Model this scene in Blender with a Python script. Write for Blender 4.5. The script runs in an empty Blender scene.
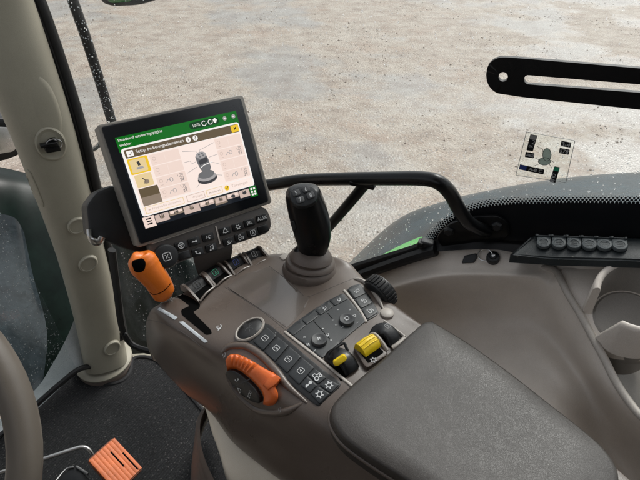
import bpy, bmesh, math, random
import numpy as np
from mathutils import Vector as V, Matrix
from mathutils.bvhtree import BVHTree
random.seed(7)
rad = math.radians
sc = bpy.context.scene
C = sc.collection
# ---------------------------------------------------------------- camera geometry
PITCH, FPX, EYE = 38.0, 500.0, 1.30
cp, sp = math.cos(rad(PITCH)), math.sin(rad(PITCH))
CAM = V((0, 0, EYE))
FW = V((-.72, .69, 0)).normalized()      # the tractor's forward direction
RT = V((.69, .72, 0)).normalized()       # the tractor's right
UP = V((0, 0, 1))
def ray(x, y):
    u = (x-320)/FPX; v = (240-y)/FPX
    return V((u, cp+v*sp, -sp+v*cp))
def D(x, y, d): return CAM + ray(x, y)*d
def Z(x, y, z):
    r = ray(x, y); return CAM + r*((z-EYE)/r.z)
GN = V((.378, .926, 0)).normalized()     # outward normal of the side window
GD = V((GN.y, -GN.x, 0))
GO = .70
def G(x, y, off=0.0):
    r = ray(x, y); return CAM + r*((GO+off)/GN.dot(r))
FO = 1.16                                # windscreen plane
def WS(x, y, off=0.0):
    r = ray(x, y); return CAM + r*((FO+off)/FW.dot(r))
class Plane:
    """plane of a parallelogram seen at four picture points, first corner at depth d"""
    def __init__(s, q, d):
        r = [ray(*p) for p in q]
        A = np.array([[r[1][i], -r[2][i], r[3][i]] for i in range(3)])
        k = np.linalg.solve(A, np.array([r[0][i] for i in range(3)]))
        ds = [d, d*k[0], d*k[1], d*k[2]]
        s.p = [CAM + r[i]*ds[i] for i in range(4)]
        s.x = (s.p[1]-s.p[0]).normalized()
        s.n = s.x.cross(s.p[3]-s.p[0]).normalized()
        if s.n.dot(r[0]) > 0: s.n = -s.n
        s.y = s.n.cross(s.x).normalized()
    def at(s, x, y, off=0.0):
        r = ray(x, y)
        return CAM + r*((s.p[0]-CAM).dot(s.n)/r.dot(s.n)) + s.n*off
class Surf:
    def __init__(s, bm):
        bmesh.ops.triangulate(bm, faces=[f for f in bm.faces if len(f.verts) > 3])
        s.b = BVHTree.FromBMesh(bm)
    def hit(s, x, y):
        r = ray(x, y).normalized()
        l, n, i, d = s.b.ray_cast(CAM, r)
        if l is None:
            best = min((s.b.find_nearest(CAM+ray(x, y)*(.3+.02*k)) for k in range(60)), key=lambda q: ((q[0]-CAM).cross(r)).length)
            l, n = best[0], best[1]
        if n.dot(r) > 0: n = -n
        return l, n
    def at(s, x, y, off=0.0):
        l, n = s.hit(x, y); return l + n*off
# ---------------------------------------------------------------- materials
def new_mat(name):
    m = bpy.data.materials.new(name); m.use_nodes = True
    nt = m.node_tree; nt.nodes.clear()
    return m, nt, nt.nodes, nt.links
def N(nodes, t, **kw):
    n = nodes.new(t)
    for k, v in kw.items():
        if k in n.inputs: n.inputs[k].default_value = v
        else: setattr(n, k, v)
    return n
def rgba(c): return (c[0], c[1], c[2], 1)
def plastic(name, col, rough=.5, var=.12, bump=.15, grain=900, metal=0.0, spec=.5, dust=0.0, coat=0.0):
    m, nt, ns, ln = new_mat(name)
    o = N(ns, 'ShaderNodeOutputMaterial'); b = N(ns, 'ShaderNodeBsdfPrincipled')
    b.inputs['Metallic'].default_value = metal
    b.inputs['Specular IOR Level'].default_value = spec
    b.inputs['Coat Weight'].default_value = coat
    tc = N(ns, 'ShaderNodeTexCoord')
    n1 = N(ns, 'ShaderNodeTexNoise', Scale=9.0, Detail=6.0, Roughness=.65)
    n2 = N(ns, 'ShaderNodeTexNoise', Scale=float(grain), Detail=2.0)
    ln.new(tc.outputs['Object'], n1.inputs['Vector']); ln.new(tc.outputs['Object'], n2.inputs['Vector'])
    r = N(ns, 'ShaderNodeValToRGB')
    r.color_ramp.elements[0].position = .3; r.color_ramp.elements[1].position = .72
    r.color_ramp.elements[0].color = rgba([c*(1-var) for c in col])
    r.color_ramp.elements[1].color = rgba([min(1, c*(1+var)) for c in col])
    ln.new(n1.outputs['Fac'], r.inputs['Fac'])
    mx = N(ns, 'ShaderNodeMix', data_type='RGBA', blend_type='OVERLAY')
    mx.inputs[0].default_value = .25
    ln.new(r.outputs['Color'], mx.inputs[6]); ln.new(n2.outputs['Fac'], mx.inputs[7])
    outc = mx.outputs[2]
    if dust > 0:
        n3 = N(ns, 'ShaderNodeTexNoise', Scale=160.0, Detail=4.0, Roughness=.7)
        ln.new(tc.outputs['Object'], n3.inputs['Vector'])
        r3 = N(ns, 'ShaderNodeValToRGB')
        r3.color_ramp.elements[0].position = .66; r3.color_ramp.elements[1].position = .74
        ln.new(n3.outputs['Fac'], r3.inputs['Fac'])
        ml = N(ns, 'ShaderNodeMath', operation='MULTIPLY'); ml.inputs[1].default_value = dust
        ln.new(r3.outputs['Color'], ml.inputs[0])
        m3 = N(ns, 'ShaderNodeMix', data_type='RGBA'); m3.inputs[7].default_value = (.35, .31, .26, 1)
        ln.new(ml.outputs[0], m3.inputs[0]); ln.new(outc, m3.inputs[6]); outc = m3.outputs[2]
    ln.new(outc, b.inputs['Base Color'])
    rr = N(ns, 'ShaderNodeMapRange'); rr.inputs['To Min'].default_value = max(.02, rough-.1); rr.inputs['To Max'].default_value = rough+.1
    ln.new(n1.outputs['Fac'], rr.inputs['Value']); ln.new(rr.outputs[0], b.inputs['Roughness'])
    bp = N(ns, 'ShaderNodeBump', Strength=bump, Distance=.0006)
    ln.new(n2.outputs['Fac'], bp.inputs['Height']); ln.new(bp.outputs[0], b.inputs['Normal'])
    ln.new(b.outputs[0], o.inputs[0])
    return m
def leather(name, col, kb=1.0):
    m, nt, ns, ln = new_mat(name)
    o = N(ns, 'ShaderNodeOutputMaterial'); b = N(ns, 'ShaderNodeBsdfPrincipled')
    tc = N(ns, 'ShaderNodeTexCoord')
    vo = N(ns, 'ShaderNodeTexVoronoi', Scale=480.0, feature='DISTANCE_TO_EDGE', Randomness=.9)
    wn = N(ns, 'ShaderNodeTexNoise', Scale=55.0, Detail=5.0, Roughness=.6)
    big = N(ns, 'ShaderNodeTexNoise', Scale=14.0, Detail=4.0)
    for n in (wn, big): ln.new(tc.outputs['Object'], n.inputs['Vector'])
    ad = N(ns, 'ShaderNodeMix', data_type='RGBA', blend_type='LINEAR_LIGHT'); ad.inputs[0].default_value = .012
    ln.new(tc.outputs['Object'], ad.inputs[6]); ln.new(wn.outputs['Color'], ad.inputs[7]); ln.new(ad.outputs[2], vo.inputs['Vector'])
    r = N(ns, 'ShaderNodeValToRGB')
    r.color_ramp.elements[0].color = rgba([c*.75 for c in col]); r.color_ramp.elements[1].color = rgba([c*1.3 for c in col])
    ln.new(big.outputs['Fac'], r.inputs['Fac']); ln.new(r.outputs[0], b.inputs['Base Color'])
    rr = N(ns, 'ShaderNodeMapRange'); rr.inputs['To Min'].default_value = .36; rr.inputs['To Max'].default_value = .46
    ln.new(wn.outputs['Fac'], rr.inputs['Value']); ln.new(rr.outputs[0], b.inputs['Roughness'])
    b1 = N(ns, 'ShaderNodeBump', Strength=.35*kb, Distance=.0009); ln.new(wn.outputs['Fac'], b1.inputs['Height'])
    cl = N(ns, 'ShaderNodeMath', operation='MINIMUM'); cl.inputs[1].default_value = .12
    ln.new(vo.outputs['Distance'], cl.inputs[0])
    b2 = N(ns, 'ShaderNodeBump', Strength=.22*kb, Distance=.003); ln.new(cl.outputs[0], b2.inputs['Height'])
    ln.new(b1.outputs[0], b2.inputs['Normal']); ln.new(b2.outputs[0], b.inputs['Normal'])
    b.inputs['Specular IOR Level'].default_value = .5
    ln.new(b.outputs[0], o.inputs[0])
    return m
def emit(name, col, s=1.0):
    m, nt, ns, ln = new_mat(name)
    o = N(ns, 'ShaderNodeOutputMaterial'); e = N(ns, 'ShaderNodeEmission', Strength=s)
    e.inputs['Color'].default_value = rgba(col)
    g = N(ns, 'ShaderNodeBsdfGlossy', Roughness=.12); g.inputs['Color'].default_value = (.02, .02, .02, 1)
    a = N(ns, 'ShaderNodeAddShader'); ln.new(e.outputs[0], a.inputs[0]); ln.new(g.outputs[0], a.inputs[1])
    ln.new(a.outputs[0], o.inputs[0]); return m
def glass_sheet(name, tint=(.93, .95, .94), k=1.0, haze=0.0):
    m, nt, ns, ln = new_mat(name)
    o = N(ns, 'ShaderNodeOutputMaterial')
    t = N(ns, 'ShaderNodeBsdfTransparent'); t.inputs['Color'].default_value = rgba(tint)
    g = N(ns, 'ShaderNodeBsdfGlossy', Roughness=.03)
    lw = N(ns, 'ShaderNodeLayerWeight', Blend=.5)
    pw = N(ns, 'ShaderNodeMath', operation='POWER'); pw.inputs[1].default_value = 5.0; ln.new(lw.outputs['Facing'], pw.inputs[0])
    ml = N(ns, 'ShaderNodeMath', operation='MULTIPLY_ADD'); ml.inputs[1].default_value = .5*k; ml.inputs[2].default_value = .02*k
    ln.new(pw.outputs[0], ml.inputs[0])
    x = N(ns, 'ShaderNodeMixShader'); ln.new(ml.outputs[0], x.inputs[0]); ln.new(t.outputs[0], x.inputs[1]); ln.new(g.outputs[0], x.inputs[2])
    if haze:
        tc = N(ns, 'ShaderNodeTexCoord'); mp = N(ns, 'ShaderNodeMapping'); mp.inputs['Scale'].default_value = (6, 6, 1.6); ln.new(tc.outputs['Object'], mp.inputs[0])
        n = N(ns, 'ShaderNodeTexNoise', Scale=2.2, Detail=7.0, Roughness=.65); ln.new(mp.outputs[0], n.inputs['Vector'])
        r = N(ns, 'ShaderNodeMapRange'); r.inputs['From Min'].default_value = .42; r.inputs['From Max'].default_value = .75; r.inputs['To Max'].default_value = haze
        ln.new(n.outputs['Fac'], r.inputs['Value'])
        d = N(ns, 'ShaderNodeBsdfTranslucent'); d.inputs['Color'].default_value = (.85, .9, .95, 1)
        y = N(ns, 'ShaderNodeMixShader'); ln.new(r.outputs[0], y.inputs[0]); ln.new(x.outputs[0], y.inputs[1]); ln.new(d.outputs[0], y.inputs[2]); x = y
    ln.new(x.outputs[0], o.inputs[0]); return m
def water(name):
    m, nt, ns, ln = new_mat(name)
    o = N(ns, 'ShaderNodeOutputMaterial'); g = N(ns, 'ShaderNodeBsdfGlass', Roughness=.0, IOR=1.33)
    d = N(ns, 'ShaderNodeBsdfTranslucent'); d.inputs['Color'].default_value = (.9, .93, .95, 1)
    x = N(ns, 'ShaderNodeMixShader'); x.inputs[0].default_value = .11  # translucent white share stands in for sky light refracted by the drops
    ln.new(g.outputs[0], x.inputs[1]); ln.new(d.outputs[0], x.inputs[2]); ln.new(x.outputs[0], o.inputs[0]); return m
def ground_mat():
    m, nt, ns, ln = new_mat('wet_gravel')
    o = N(ns, 'ShaderNodeOutputMaterial'); b = N(ns, 'ShaderNodeBsdfPrincipled')
    tc = N(ns, 'ShaderNodeTexCoord')
    mp = N(ns, 'ShaderNodeMapping'); mp.inputs['Scale'].default_value = (1.0, 1.15, 1); mp.inputs['Rotation'].default_value = (0, 0, .12)
    ln.new(tc.outputs['Object'], mp.inputs[0])
    def noise(s, d, r, src=tc.outputs['Object']):
        n = N(ns, 'ShaderNodeTexNoise', Scale=s, Detail=d, Roughness=r); ln.new(src, n.inputs['Vector']); return n
    big = noise(.42, 7.0, .62, mp.outputs[0]); mid = noise(3.0, 10.0, .72, mp.outputs[0]); fine = noise(34.0, 4.0, .75)
    peb = N(ns, 'ShaderNodeTexVoronoi', Scale=42.0); ln.new(tc.outputs['Object'], peb.inputs['Vector'])
    peb2 = N(ns, 'ShaderNodeTexVoronoi', Scale=19.0); ln.new(tc.outputs['Object'], peb2.inputs['Vector'])
    r = N(ns, 'ShaderNodeValToRGB'); e = r.color_ramp.elements
    e[0].position = .30; e[0].color = (.235, .185, .147, 1); e[1].position = .72; e[1].color = (.462, .412, .352, 1)
    x = e.new(.43); x.color = (.325, .268, .216, 1); x = e.new(.54); x.color = (.388, .335, .277, 1)
    ln.new(mid.outputs['Fac'], r.inputs['Fac'])
    # reddish clay streaks
    rc = N(ns, 'ShaderNodeValToRGB'); rc.color_ramp.elements[0].position = .53; rc.color_ramp.elements[1].position = .62
    cl = noise(1.3, 9.0, .75, mp.outputs[0]); ln.new(cl.outputs['Fac'], rc.inputs['Fac'])
    mr = N(ns, 'ShaderNodeMath', operation='MULTIPLY'); mr.inputs[1].default_value = .36; ln.new(rc.outputs[0], mr.inputs[0])
    m1 = N(ns, 'ShaderNodeMix', data_type='RGBA'); m1.inputs[7].default_value = (.33, .225, .16, 1)
    ln.new(mr.outputs[0], m1.inputs[0]); ln.new(r.outputs[0], m1.inputs[6])
    # single stones, dark and light
    def stones(tex, lo, hi, col, prev, thr):
        s = N(ns, 'ShaderNodeSeparateColor'); ln.new(tex.outputs['Color'], s.inputs[0])
        g = N(ns, 'ShaderNodeMath', operation='GREATER_THAN'); g.inputs[1].default_value = thr; ln.new(s.outputs[lo], g.inputs[0])
        d = N(ns, 'ShaderNodeMath', operation='LESS_THAN'); d.inputs[1].default_value = hi; ln.new(tex.outputs['Distance'], d.inputs[0])
        k = N(ns, 'ShaderNodeMath', operation='MULTIPLY'); ln.new(g.outputs[0], k.inputs[0]); ln.new(d.outputs[0], k.inputs[1])
        mm = N(ns, 'ShaderNodeMix', data_type='RGBA'); mm.inputs[7].default_value = rgba(col)
        ln.new(k.outputs[0], mm.inputs[0]); ln.new(prev, mm.inputs[6]); return mm.outputs[2]
    c = stones(peb, 0, .30, (.22, .18, .15), m1.outputs[2], .86)
    c = stones(peb, 1, .33, (.56, .52, .47), c, .86)
    c = stones(peb2, 2, .30, (.52, .47, .42), c, .86)
    c = stones(peb2, 0, .22, (.20, .155, .13), c, .95)
    fm = N(ns, 'ShaderNodeMix', data_type='RGBA', blend_type='OVERLAY'); fm.inputs[0].default_value = .38
    ln.new(c, fm.inputs[6]); ln.new(fine.outputs['Fac'], fm.inputs[7])
    # puddles / wet film
    pr = N(ns, 'ShaderNodeValToRGB'); pr.color_ramp.elements[0].position = .49; pr.color_ramp.elements[1].position = .57
    ln.new(big.outputs['Fac'], pr.inputs['Fac'])
    pm = N(ns, 'ShaderNodeMath', operation='MULTIPLY'); pm.inputs[1].default_value = .8; ln.new(pr.outputs[0], pm.inputs[0])
    wm = N(ns, 'ShaderNodeMix', data_type='RGBA', blend_type='MULTIPLY'); wm.inputs[7].default_value = (.70, .75, .80, 1)
    ln.new(pm.outputs[0], wm.inputs[0]); ln.new(fm.outputs[2], wm.inputs[6]); ln.new(wm.outputs[2], b.inputs['Base Color'])
    rr = N(ns, 'ShaderNodeMapRange'); rr.inputs['To Min'].default_value = .62; rr.inputs['To Max'].default_value = .16
    ln.new(pm.outputs[0], rr.inputs['Value']); ln.new(rr.outputs[0], b.inputs['Roughness'])
    iv = N(ns, 'ShaderNodeMapRange'); iv.inputs['To Min'].default_value = .9; iv.inputs['To Max'].default_value = .25
    ln.new(pm.outputs[0], iv.inputs['Value'])
    bp = N(ns, 'ShaderNodeBump', Distance=.008); ln.new(iv.outputs[0], bp.inputs['Strength'])
    hs = N(ns, 'ShaderNodeMath', operation='SUBTRACT'); ln.new(fine.outputs['Fac'], hs.inputs[0]); ln.new(peb.outputs['Distance'], hs.inputs[1])
    ln.new(hs.outputs[0], bp.inputs['Height']); ln.new(bp.outputs[0], b.inputs['Normal'])
    ln.new(b.outputs[0], o.inputs[0]); return m
def carpet_mat():
    m, nt, ns, ln = new_mat('carpet')
    o = N(ns, 'ShaderNodeOutputMaterial'); b = N(ns, 'ShaderNodeBsdfPrincipled', Roughness=.95)
    tc = N(ns, 'ShaderNodeTexCoord')
    mp = N(ns, 'ShaderNodeMapping'); mp.inputs['Rotation'].default_value = (0, 0, .55); ln.new(tc.outputs['Object'], mp.inputs[0])
    w = N(ns, 'ShaderNodeTexWave', Scale=42.0, Distortion=1.2, Detail=2.0); w.inputs['Detail Scale'].default_value = 6
    ln.new(mp.outputs[0], w.inputs['Vector'])
    n = N(ns, 'ShaderNodeTexNoise', Scale=130.0, Detail=4.0, Roughness=.85); ln.new(tc.outputs['Object'], n.inputs['Vector'])
    n2 = N(ns, 'ShaderNodeTexNoise', Scale=210.0, Detail=3.0); ln.new(tc.outputs['Object'], n2.inputs['Vector'])
    nb = N(ns, 'ShaderNodeTexNoise', Scale=5.0, Detail=4.0); ln.new(tc.outputs['Object'], nb.inputs['Vector'])
    r = N(ns, 'ShaderNodeValToRGB'); r.color_ramp.elements[0].position = .35; r.color_ramp.elements[1].position = .7
    r.color_ramp.elements[0].color = (.002, .0022, .0025, 1); r.color_ramp.elements[1].color = (.020, .0215, .023, 1)
    mxx = N(ns, 'ShaderNodeMix', data_type='RGBA'); mxx.inputs[0].default_value = .14
    ln.new(n.outputs['Fac'], mxx.inputs[6]); ln.new(w.outputs['Fac'], mxx.inputs[7]); ln.new(mxx.outputs[2], r.inputs['Fac'])
    # grit
    g = N(ns, 'ShaderNodeValToRGB'); g.color_ramp.elements[0].position = .61; g.color_ramp.elements[1].position = .70
    ln.new(n2.outputs['Fac'], g.inputs['Fac'])
    gm = N(ns, 'ShaderNodeMath', operation='MULTIPLY'); ln.new(g.outputs[0], gm.inputs[0]); ln.new(nb.outputs['Fac'], gm.inputs[1])
    mm = N(ns, 'ShaderNodeMix', data_type='RGBA'); mm.inputs[7].default_value = (.15, .145, .135, 1)
    ln.new(gm.outputs[0], mm.inputs[0]); ln.new(r.outputs[0], mm.inputs[6]); ln.new(mm.outputs[2], b.inputs['Base Color'])
    bp = N(ns, 'ShaderNodeBump', Strength=.9, Distance=.006); ln.new(mxx.outputs[2], bp.inputs['Height']); ln.new(bp.outputs[0], b.inputs['Normal'])
    ln.new(b.outputs[0], o.inputs[0]); return m

M = {}
M['body'] = plastic('brown_plastic', (.104, .081, .066), .29, .10, .22, 1100, spec=.55, dust=.25)
M['gloss'] = plastic('glossy_brown', (.105, .088, .076), .22, .08, .05, 1100, spec=.6, coat=.45)
M['side'] = plastic('taupe_plastic', (.66, .60, .535), .42, .10, .25, 1000, spec=.5, dust=.35)
M['side_shaded'] = plastic('taupe_plastic_shaded', (.24, .222, .20), .5, .1, .25, 1000, spec=.4, dust=.3)  # darker taupe copy: shade of the cup and pocket depth put into colour
M['trim'] = plastic('taupe_trim', (.40, .365, .325), .4, .08, .2, 900)
M['pillar'] = plastic('olive_beige_plastic', (.30, .285, .225), .48, .07, .3, 1300, spec=.4, dust=.08)
M['beige'] = plastic('beige_plastic', (.74, .67, .55), .5, .08, .2, 900)
M['black'] = plastic('black_plastic', (.010, .011, .012), .42, .25, .3, 1400)
M['blackmatte'] = plastic('black_matte', (.004, .004, .0045), .42, .2, .2, 900, spec=.3)
M['hole'] = plastic('black_recess', (.003, .003, .003), .9, .1, .0, 900, spec=.05)
M['blackgloss'] = plastic('black_paint', (.005, .0055, .006), .30, .2, .12, 500, spec=.32)
M['key'] = plastic('dark_key', (.016, .019, .021), .38, .2, .25, 1500, dust=.12)
M['keypad'] = plastic('keypad_base', (.005, .0055, .006), .4, .2, .2, 1500)
M['dial'] = plastic('grey_dial', (.05, .052, .054), .5, .15, .3, 1500)
M['rubber'] = plastic('rubber', (.005, .005, .0055), .6, .2, .3, 700)
M['strip'] = plastic('socket_black', (.016, .022, .024), .45, .3, .4, 800, dust=.5)
M['cap'] = plastic('socket_cap', (.075, .088, .092), .5, .2, .4, 900, dust=.4)
M['orange'] = plastic('orange_plastic', (.74, .175, .018), .34, .08, .15, 900, spec=.5)
M['orange2'] = plastic('red_orange_plastic', (.66, .13, .022), .36, .08, .15, 900, spec=.5)
M['pedal'] = plastic('orange_pedal', (.60, .15, .045), .55, .4, .5, 260, dust=.45)
M['yellow'] = plastic('yellow_plastic', (.80, .56, .012), .36, .06, .15, 900)
M['white'] = plastic('white_ink', (.56, .57, .57), .5, .05, .0, 900)
M['grey'] = plastic('grey_ink', (.30, .30, .30), .5, .05, .0, 900)
M['decal'] = plastic('white_decal', (.62, .66, .68), .4, .05, .0, 900)
M['steel'] = plastic('steel', (.55, .55, .54), .3, .1, .1, 500, metal=1.0)
M['bezel'] = plastic('monitor_bezel', (.185, .172, .150), .45, .08, .2, 1300)
M['screenblack'] = plastic('screen_black', (.006, .008, .011), .30, .1, .03, 900)
M['panel'] = plastic('panel_brown', (.075, .066, .060), .45, .1, .25, 1300)
M['boot'] = plastic('boot_rubber', (.115, .092, .078), .5, .1, .3, 1200)
M['leather'] = leather('armrest_leather', (.036, .031, .027), 1.15)
M['wheel'] = leather('wheel_leather', (.105, .092, .076), .5)
M['carpet'] = carpet_mat()
M['pedal_dark'] = plastic('pedal_grime', (.16, .045, .018), .6, .4, .4, 300)
M['matedge'] = plastic('mat_binding', (.012, .012, .013), .8, .2, .5, 600)
M['green'] = plastic('reflected_green', (.02, .55, .06), .3, .1, .02, 300, coat=.5)
M['hood'] = plastic('dark_green_paint', (.004, .010, .0075), .30, .5, .05, 120, spec=.14)
M['hood_reflection'] = plastic('grey_reflection', (.030, .040, .046), .2, .6, .9, 70, spec=.5)
M['fender'] = plastic('wet_fender', (.020, .044, .058), .26, .5, .9, 130, spec=.22)
M['ledge'] = plastic('ledge_reflection', (.55, .59, .60), .25, .12, .2, 300)
M['glass'] = glass_sheet('window_glass', (.95, .965, .96), .5, .014)
M['water'] = water('rainwater')
M['frit'] = plastic('frit', (.004, .005, .007), .5, .1, .0, 500, spec=.3)
M['film'] = glass_sheet('clear_film', (.975, .985, .975), .5)
M['filmedge'] = plastic('film_edge', (.35, .36, .35), .5)
M['paleg'] = plastic('pale_green_ink', (.55, .68, .58), .5)
M['blueink'] = plastic('blue_ink', (.03, .06, .25), .5)
M['greenink'] = plastic('green_ink', (.02, .30, .16), .5)
M['ground'] = ground_mat()
def stones_mat():
    m, nt, ns, ln = new_mat('loose_stones')
    o = N(ns, 'ShaderNodeOutputMaterial'); b = N(ns, 'ShaderNodeBsdfPrincipled', Roughness=.45)
    g = N(ns, 'ShaderNodeNewGeometry'); r = N(ns, 'ShaderNodeValToRGB'); e = r.color_ramp.elements
    e[0].position = 0; e[0].color = (.15, .115, .09, 1); e[1].position = 1; e[1].color = (.74, .71, .66, 1)
    for p, c in ((.15, (.24, .18, .14, 1)), (.4, (.32, .26, .21, 1)), (.65, (.45, .39, .33, 1)), (.85, (.58, .53, .47, 1))):
        x = e.new(p); x.color = c
    ln.new(g.outputs['Random Per Island'], r.inputs['Fac']); ln.new(r.outputs[0], b.inputs['Base Color']); ln.new(b.outputs[0], o.inputs[0]); return m
M['stones'] = stones_mat()
M['mirror'] = plastic('mirror_reflection', (.02, .16, .035), .12, .5, .05, 60, coat=.6)  # green of the reflected bodywork put into the mirror's own colour

# ---------------------------------------------------------------- object helpers
def obj(name, bm, mat, parent=None, ang=38, label=None):
    me = bpy.data.meshes.new(name)
    bmesh.ops.recalc_face_normals(bm, faces=bm.faces[:]) if len(bm.faces) < 60000 else None
    bm.to_mesh(me); bm.free()
    for m in (mat if isinstance(mat, (list, tuple)) else [mat]): me.materials.append(M[m])
    me.polygons.foreach_set('use_smooth', [True]*len(me.polygons))
    me.set_sharp_from_angle(angle=rad(ang))
    o = bpy.data.objects.new(name, me); C.objects.link(o)
    if parent is not None:
        o.parent = parent
        if parent.type == 'EMPTY': o.matrix_parent_inverse = Matrix.Translation(-parent.location)
    if label: o['label'] = label
    return o
def tag(o, label, cat, group=None):
    o['label'] = label; o['category'] = cat
    if group: o['group'] = group
    return o
def thing(name, label, cat, loc=(0, 0, 0), group=None):
    o = bpy.data.objects.new(name, None); C.objects.link(o); o.location = loc; o.empty_display_size = .02
    return tag(o, label, cat, group)
def setting(name, bm, mat):
    o = obj(name, bm, mat); o['kind'] = 'structure'; return o
def stuff(name, bm, mat, label, cat):
    o = obj(name, bm, mat); o['kind'] = 'stuff'; return tag(o, label, cat)
def BM(): return bmesh.new()
def poly(bm, pts, mi=0):
    f = bm.faces.new([bm.verts.new(p) for p in pts]); f.material_index = mi; return f
def roundpoly(pts, r, n=4):
    """round the corners of a 2D polygon"""
    out = []; k = len(pts)
    for i in range(k):
        a, b, c = V(pts[i-1]), V(pts[i]), V(pts[(i+1) % k])
        d1, d2 = (a-b), (c-b)
        q = min(r, d1.length*.45, d2.length*.45)
        p, s = b+d1.normalized()*q, b+d2.normalized()*q
        for j in range(n+1):
            t = j/n
            out.append(p*(1-t)**2 + b*(2*t*(1-t)) + s*t*t)
    return [(p.x, p.y) for p in out]
def slab(bm, pts, n, h0, h1, bev=0.0, mi=0, taper=0.0):
    """prism on an outline of 3D points, from h0 to h1 along n, top edge bevelled"""
    c = sum(pts, V((0, 0, 0)))/len(pts)
    lo = [bm.verts.new(p+n*h0) for p in pts]
    rings = [lo]
    if bev > 0:
        sz = sum((p-c).length for p in pts)/len(pts)
        for k, (dh, ins) in enumerate(((-bev, 0), (-bev*.3, .3*bev), (0, bev))):
            f = 1-(ins+taper)/sz
            rings.append([bm.verts.new(c+(p-c)*f+n*(h1+dh)) for p in pts])
    else:
        rings.append([bm.verts.new(c+(p-c)*(1-taper)+n*h1) for p in pts])
    k = len(pts)
    for a, b in zip(rings[:-1], rings[1:]):
        for i in range(k):
            f = bm.faces.new((a[i], a[(i+1) % k], b[(i+1) % k], b[i])); f.material_index = mi
    f = bm.faces.new(rings[-1]); f.material_index = mi
    f = bm.faces.new(rings[0][::-1]); f.material_index = mi
def on(surf, pts):
    """outline of picture points laid on a surface or plane -> points, mean normal"""
    if isinstance(surf, Plane): return [surf.at(*p) for p in pts], surf.n
    hs = [surf.hit(*p) for p in pts]
    n = sum((h[1] for h in hs), V((0, 0, 0))).normalized()
    return [h[0] for h in hs], n
def drape(bm, surf, pts, h0, h1, bev=0.0, mi=0, grid=2.2):
    """panel that follows a curved surface: outline and inner points all laid on it"""
    P = [V(p) for p in pts]
    area = sum(a.x*b.y-b.x*a.y for a, b in zip(P, P[1:]+P[:1]))
    if area < 0: P = P[::-1]
    H = [surf.hit(p.x, p.y) for p in P]
    nm = sum((h[1] for h in H), V((0, 0, 0))).normalized()
    cxy = sum(P, V((0, 0)))/len(P)
    def at(p, h):
        l, n = surf.hit(p.x, p.y); n = (n*.5+nm).normalized(); return l+n*h
    k = len(P)
    rings = [(P, h0)]
    if bev:
        px = bev/.0015
        ins = []
        for i in range(k):
            a, b, c = P[i-1], P[i], P[(i+1) % k]
            t = (c-a); t = t.normalized() if t.length > 1e-9 else V((1, 0))
            ins.append(b+V((-t.y, t.x))*px)
        mid = [p.lerp(q, .3) for p, q in zip(P, ins)]
        rings += [(P, h1-bev), (mid, h1-bev*.3), (ins, h1)]
    else: rings += [(P, h1)]; ins = P
    vr = [[bm.verts.new(at(p, h)) for p in R] for R, h in rings]
    for a, b in zip(vr[:-1], vr[1:]):
        for i in range(k):
            f = bm.faces.new((a[i], a[(i+1) % k], b[(i+1) % k], b[i])); f.material_index = mi
    from mathutils.geometry import delaunay_2d_cdt
    xs = [p.x for p in ins]; ys = [p.y for p in ins]
    inner = []
    def inside(x, y):
        c = False
        for i in range(k):
            a, b = ins[i], ins[i-1]
            if (a.y > y) != (b.y > y) and x < (b.x-a.x)*(y-a.y)/(b.y-a.y)+a.x: c = not c
        return c
    x = min(xs)+grid*.5
    while x < max(xs):
        y = min(ys)+grid*.5
        while y < max(ys):
            if inside(x, y) and min((V((x, y))-q).length for q in ins) > grid*.4: inner.append(V((x, y)))
            y += grid
        x += grid
    vo, eo, fo, ov, oe, of = delaunay_2d_cdt(ins+inner, [(i, (i+1) % k) for i in range(k)], [], 1, 1e-5)
    vv = []
    for i, p in enumerate(vo):
        o = [j for j in ov[i] if j < k]
        vv.append(vr[-1][o[0]] if o else bm.verts.new(at(p, h1)))
    for f in fo:
        try: q = bm.faces.new([vv[i] for i in f]); q.material_index = mi
        except ValueError: pass
def pad(bm, surf, pts, h0, h1, bev=0.0, r=0.0, mi=0, flat=False):
    if r: pts = roundpoly(pts, r)
    if isinstance(surf, Surf): return drape(bm, surf, pts, h0, h1, bev, mi)
    p, n = on(surf, pts)
    if flat:
        c = sum(p, V((0, 0, 0)))/len(p); p = [q-n*(q-c).dot(n) for q in p]
    slab(bm, p, n, h0, h1, bev, mi)
def ring_frame(t, up):
    x = up.cross(t)
    if x.length < 1e-5: x = V((1, 0, 0)).cross(t)
    x.normalize(); return x, t.cross(x).normalized()
def cat(pts, n=6):
    """Catmull-Rom through points"""
    out = []; k = len(pts)
    for i in range(k-1):
        p0 = pts[i-1] if i else pts[0]*2-pts[1]; p1, p2 = pts[i], pts[i+1]
        p3 = pts[i+2] if i+2 < k else pts[-1]*2-pts[-2]
        for j in range(n):
            t = j/n
            out.append(((p1*2) + (p2-p0)*t + (p0*2-p1*5+p2*4-p3)*t*t + (p1*3-p0-p2*3+p3)*t**3)*.5)
    out.append(pts[-1].copy()); return out
def interp(vals, k):
    return np.interp(np.linspace(0, len(vals)-1, k), range(len(vals)), vals)
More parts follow.
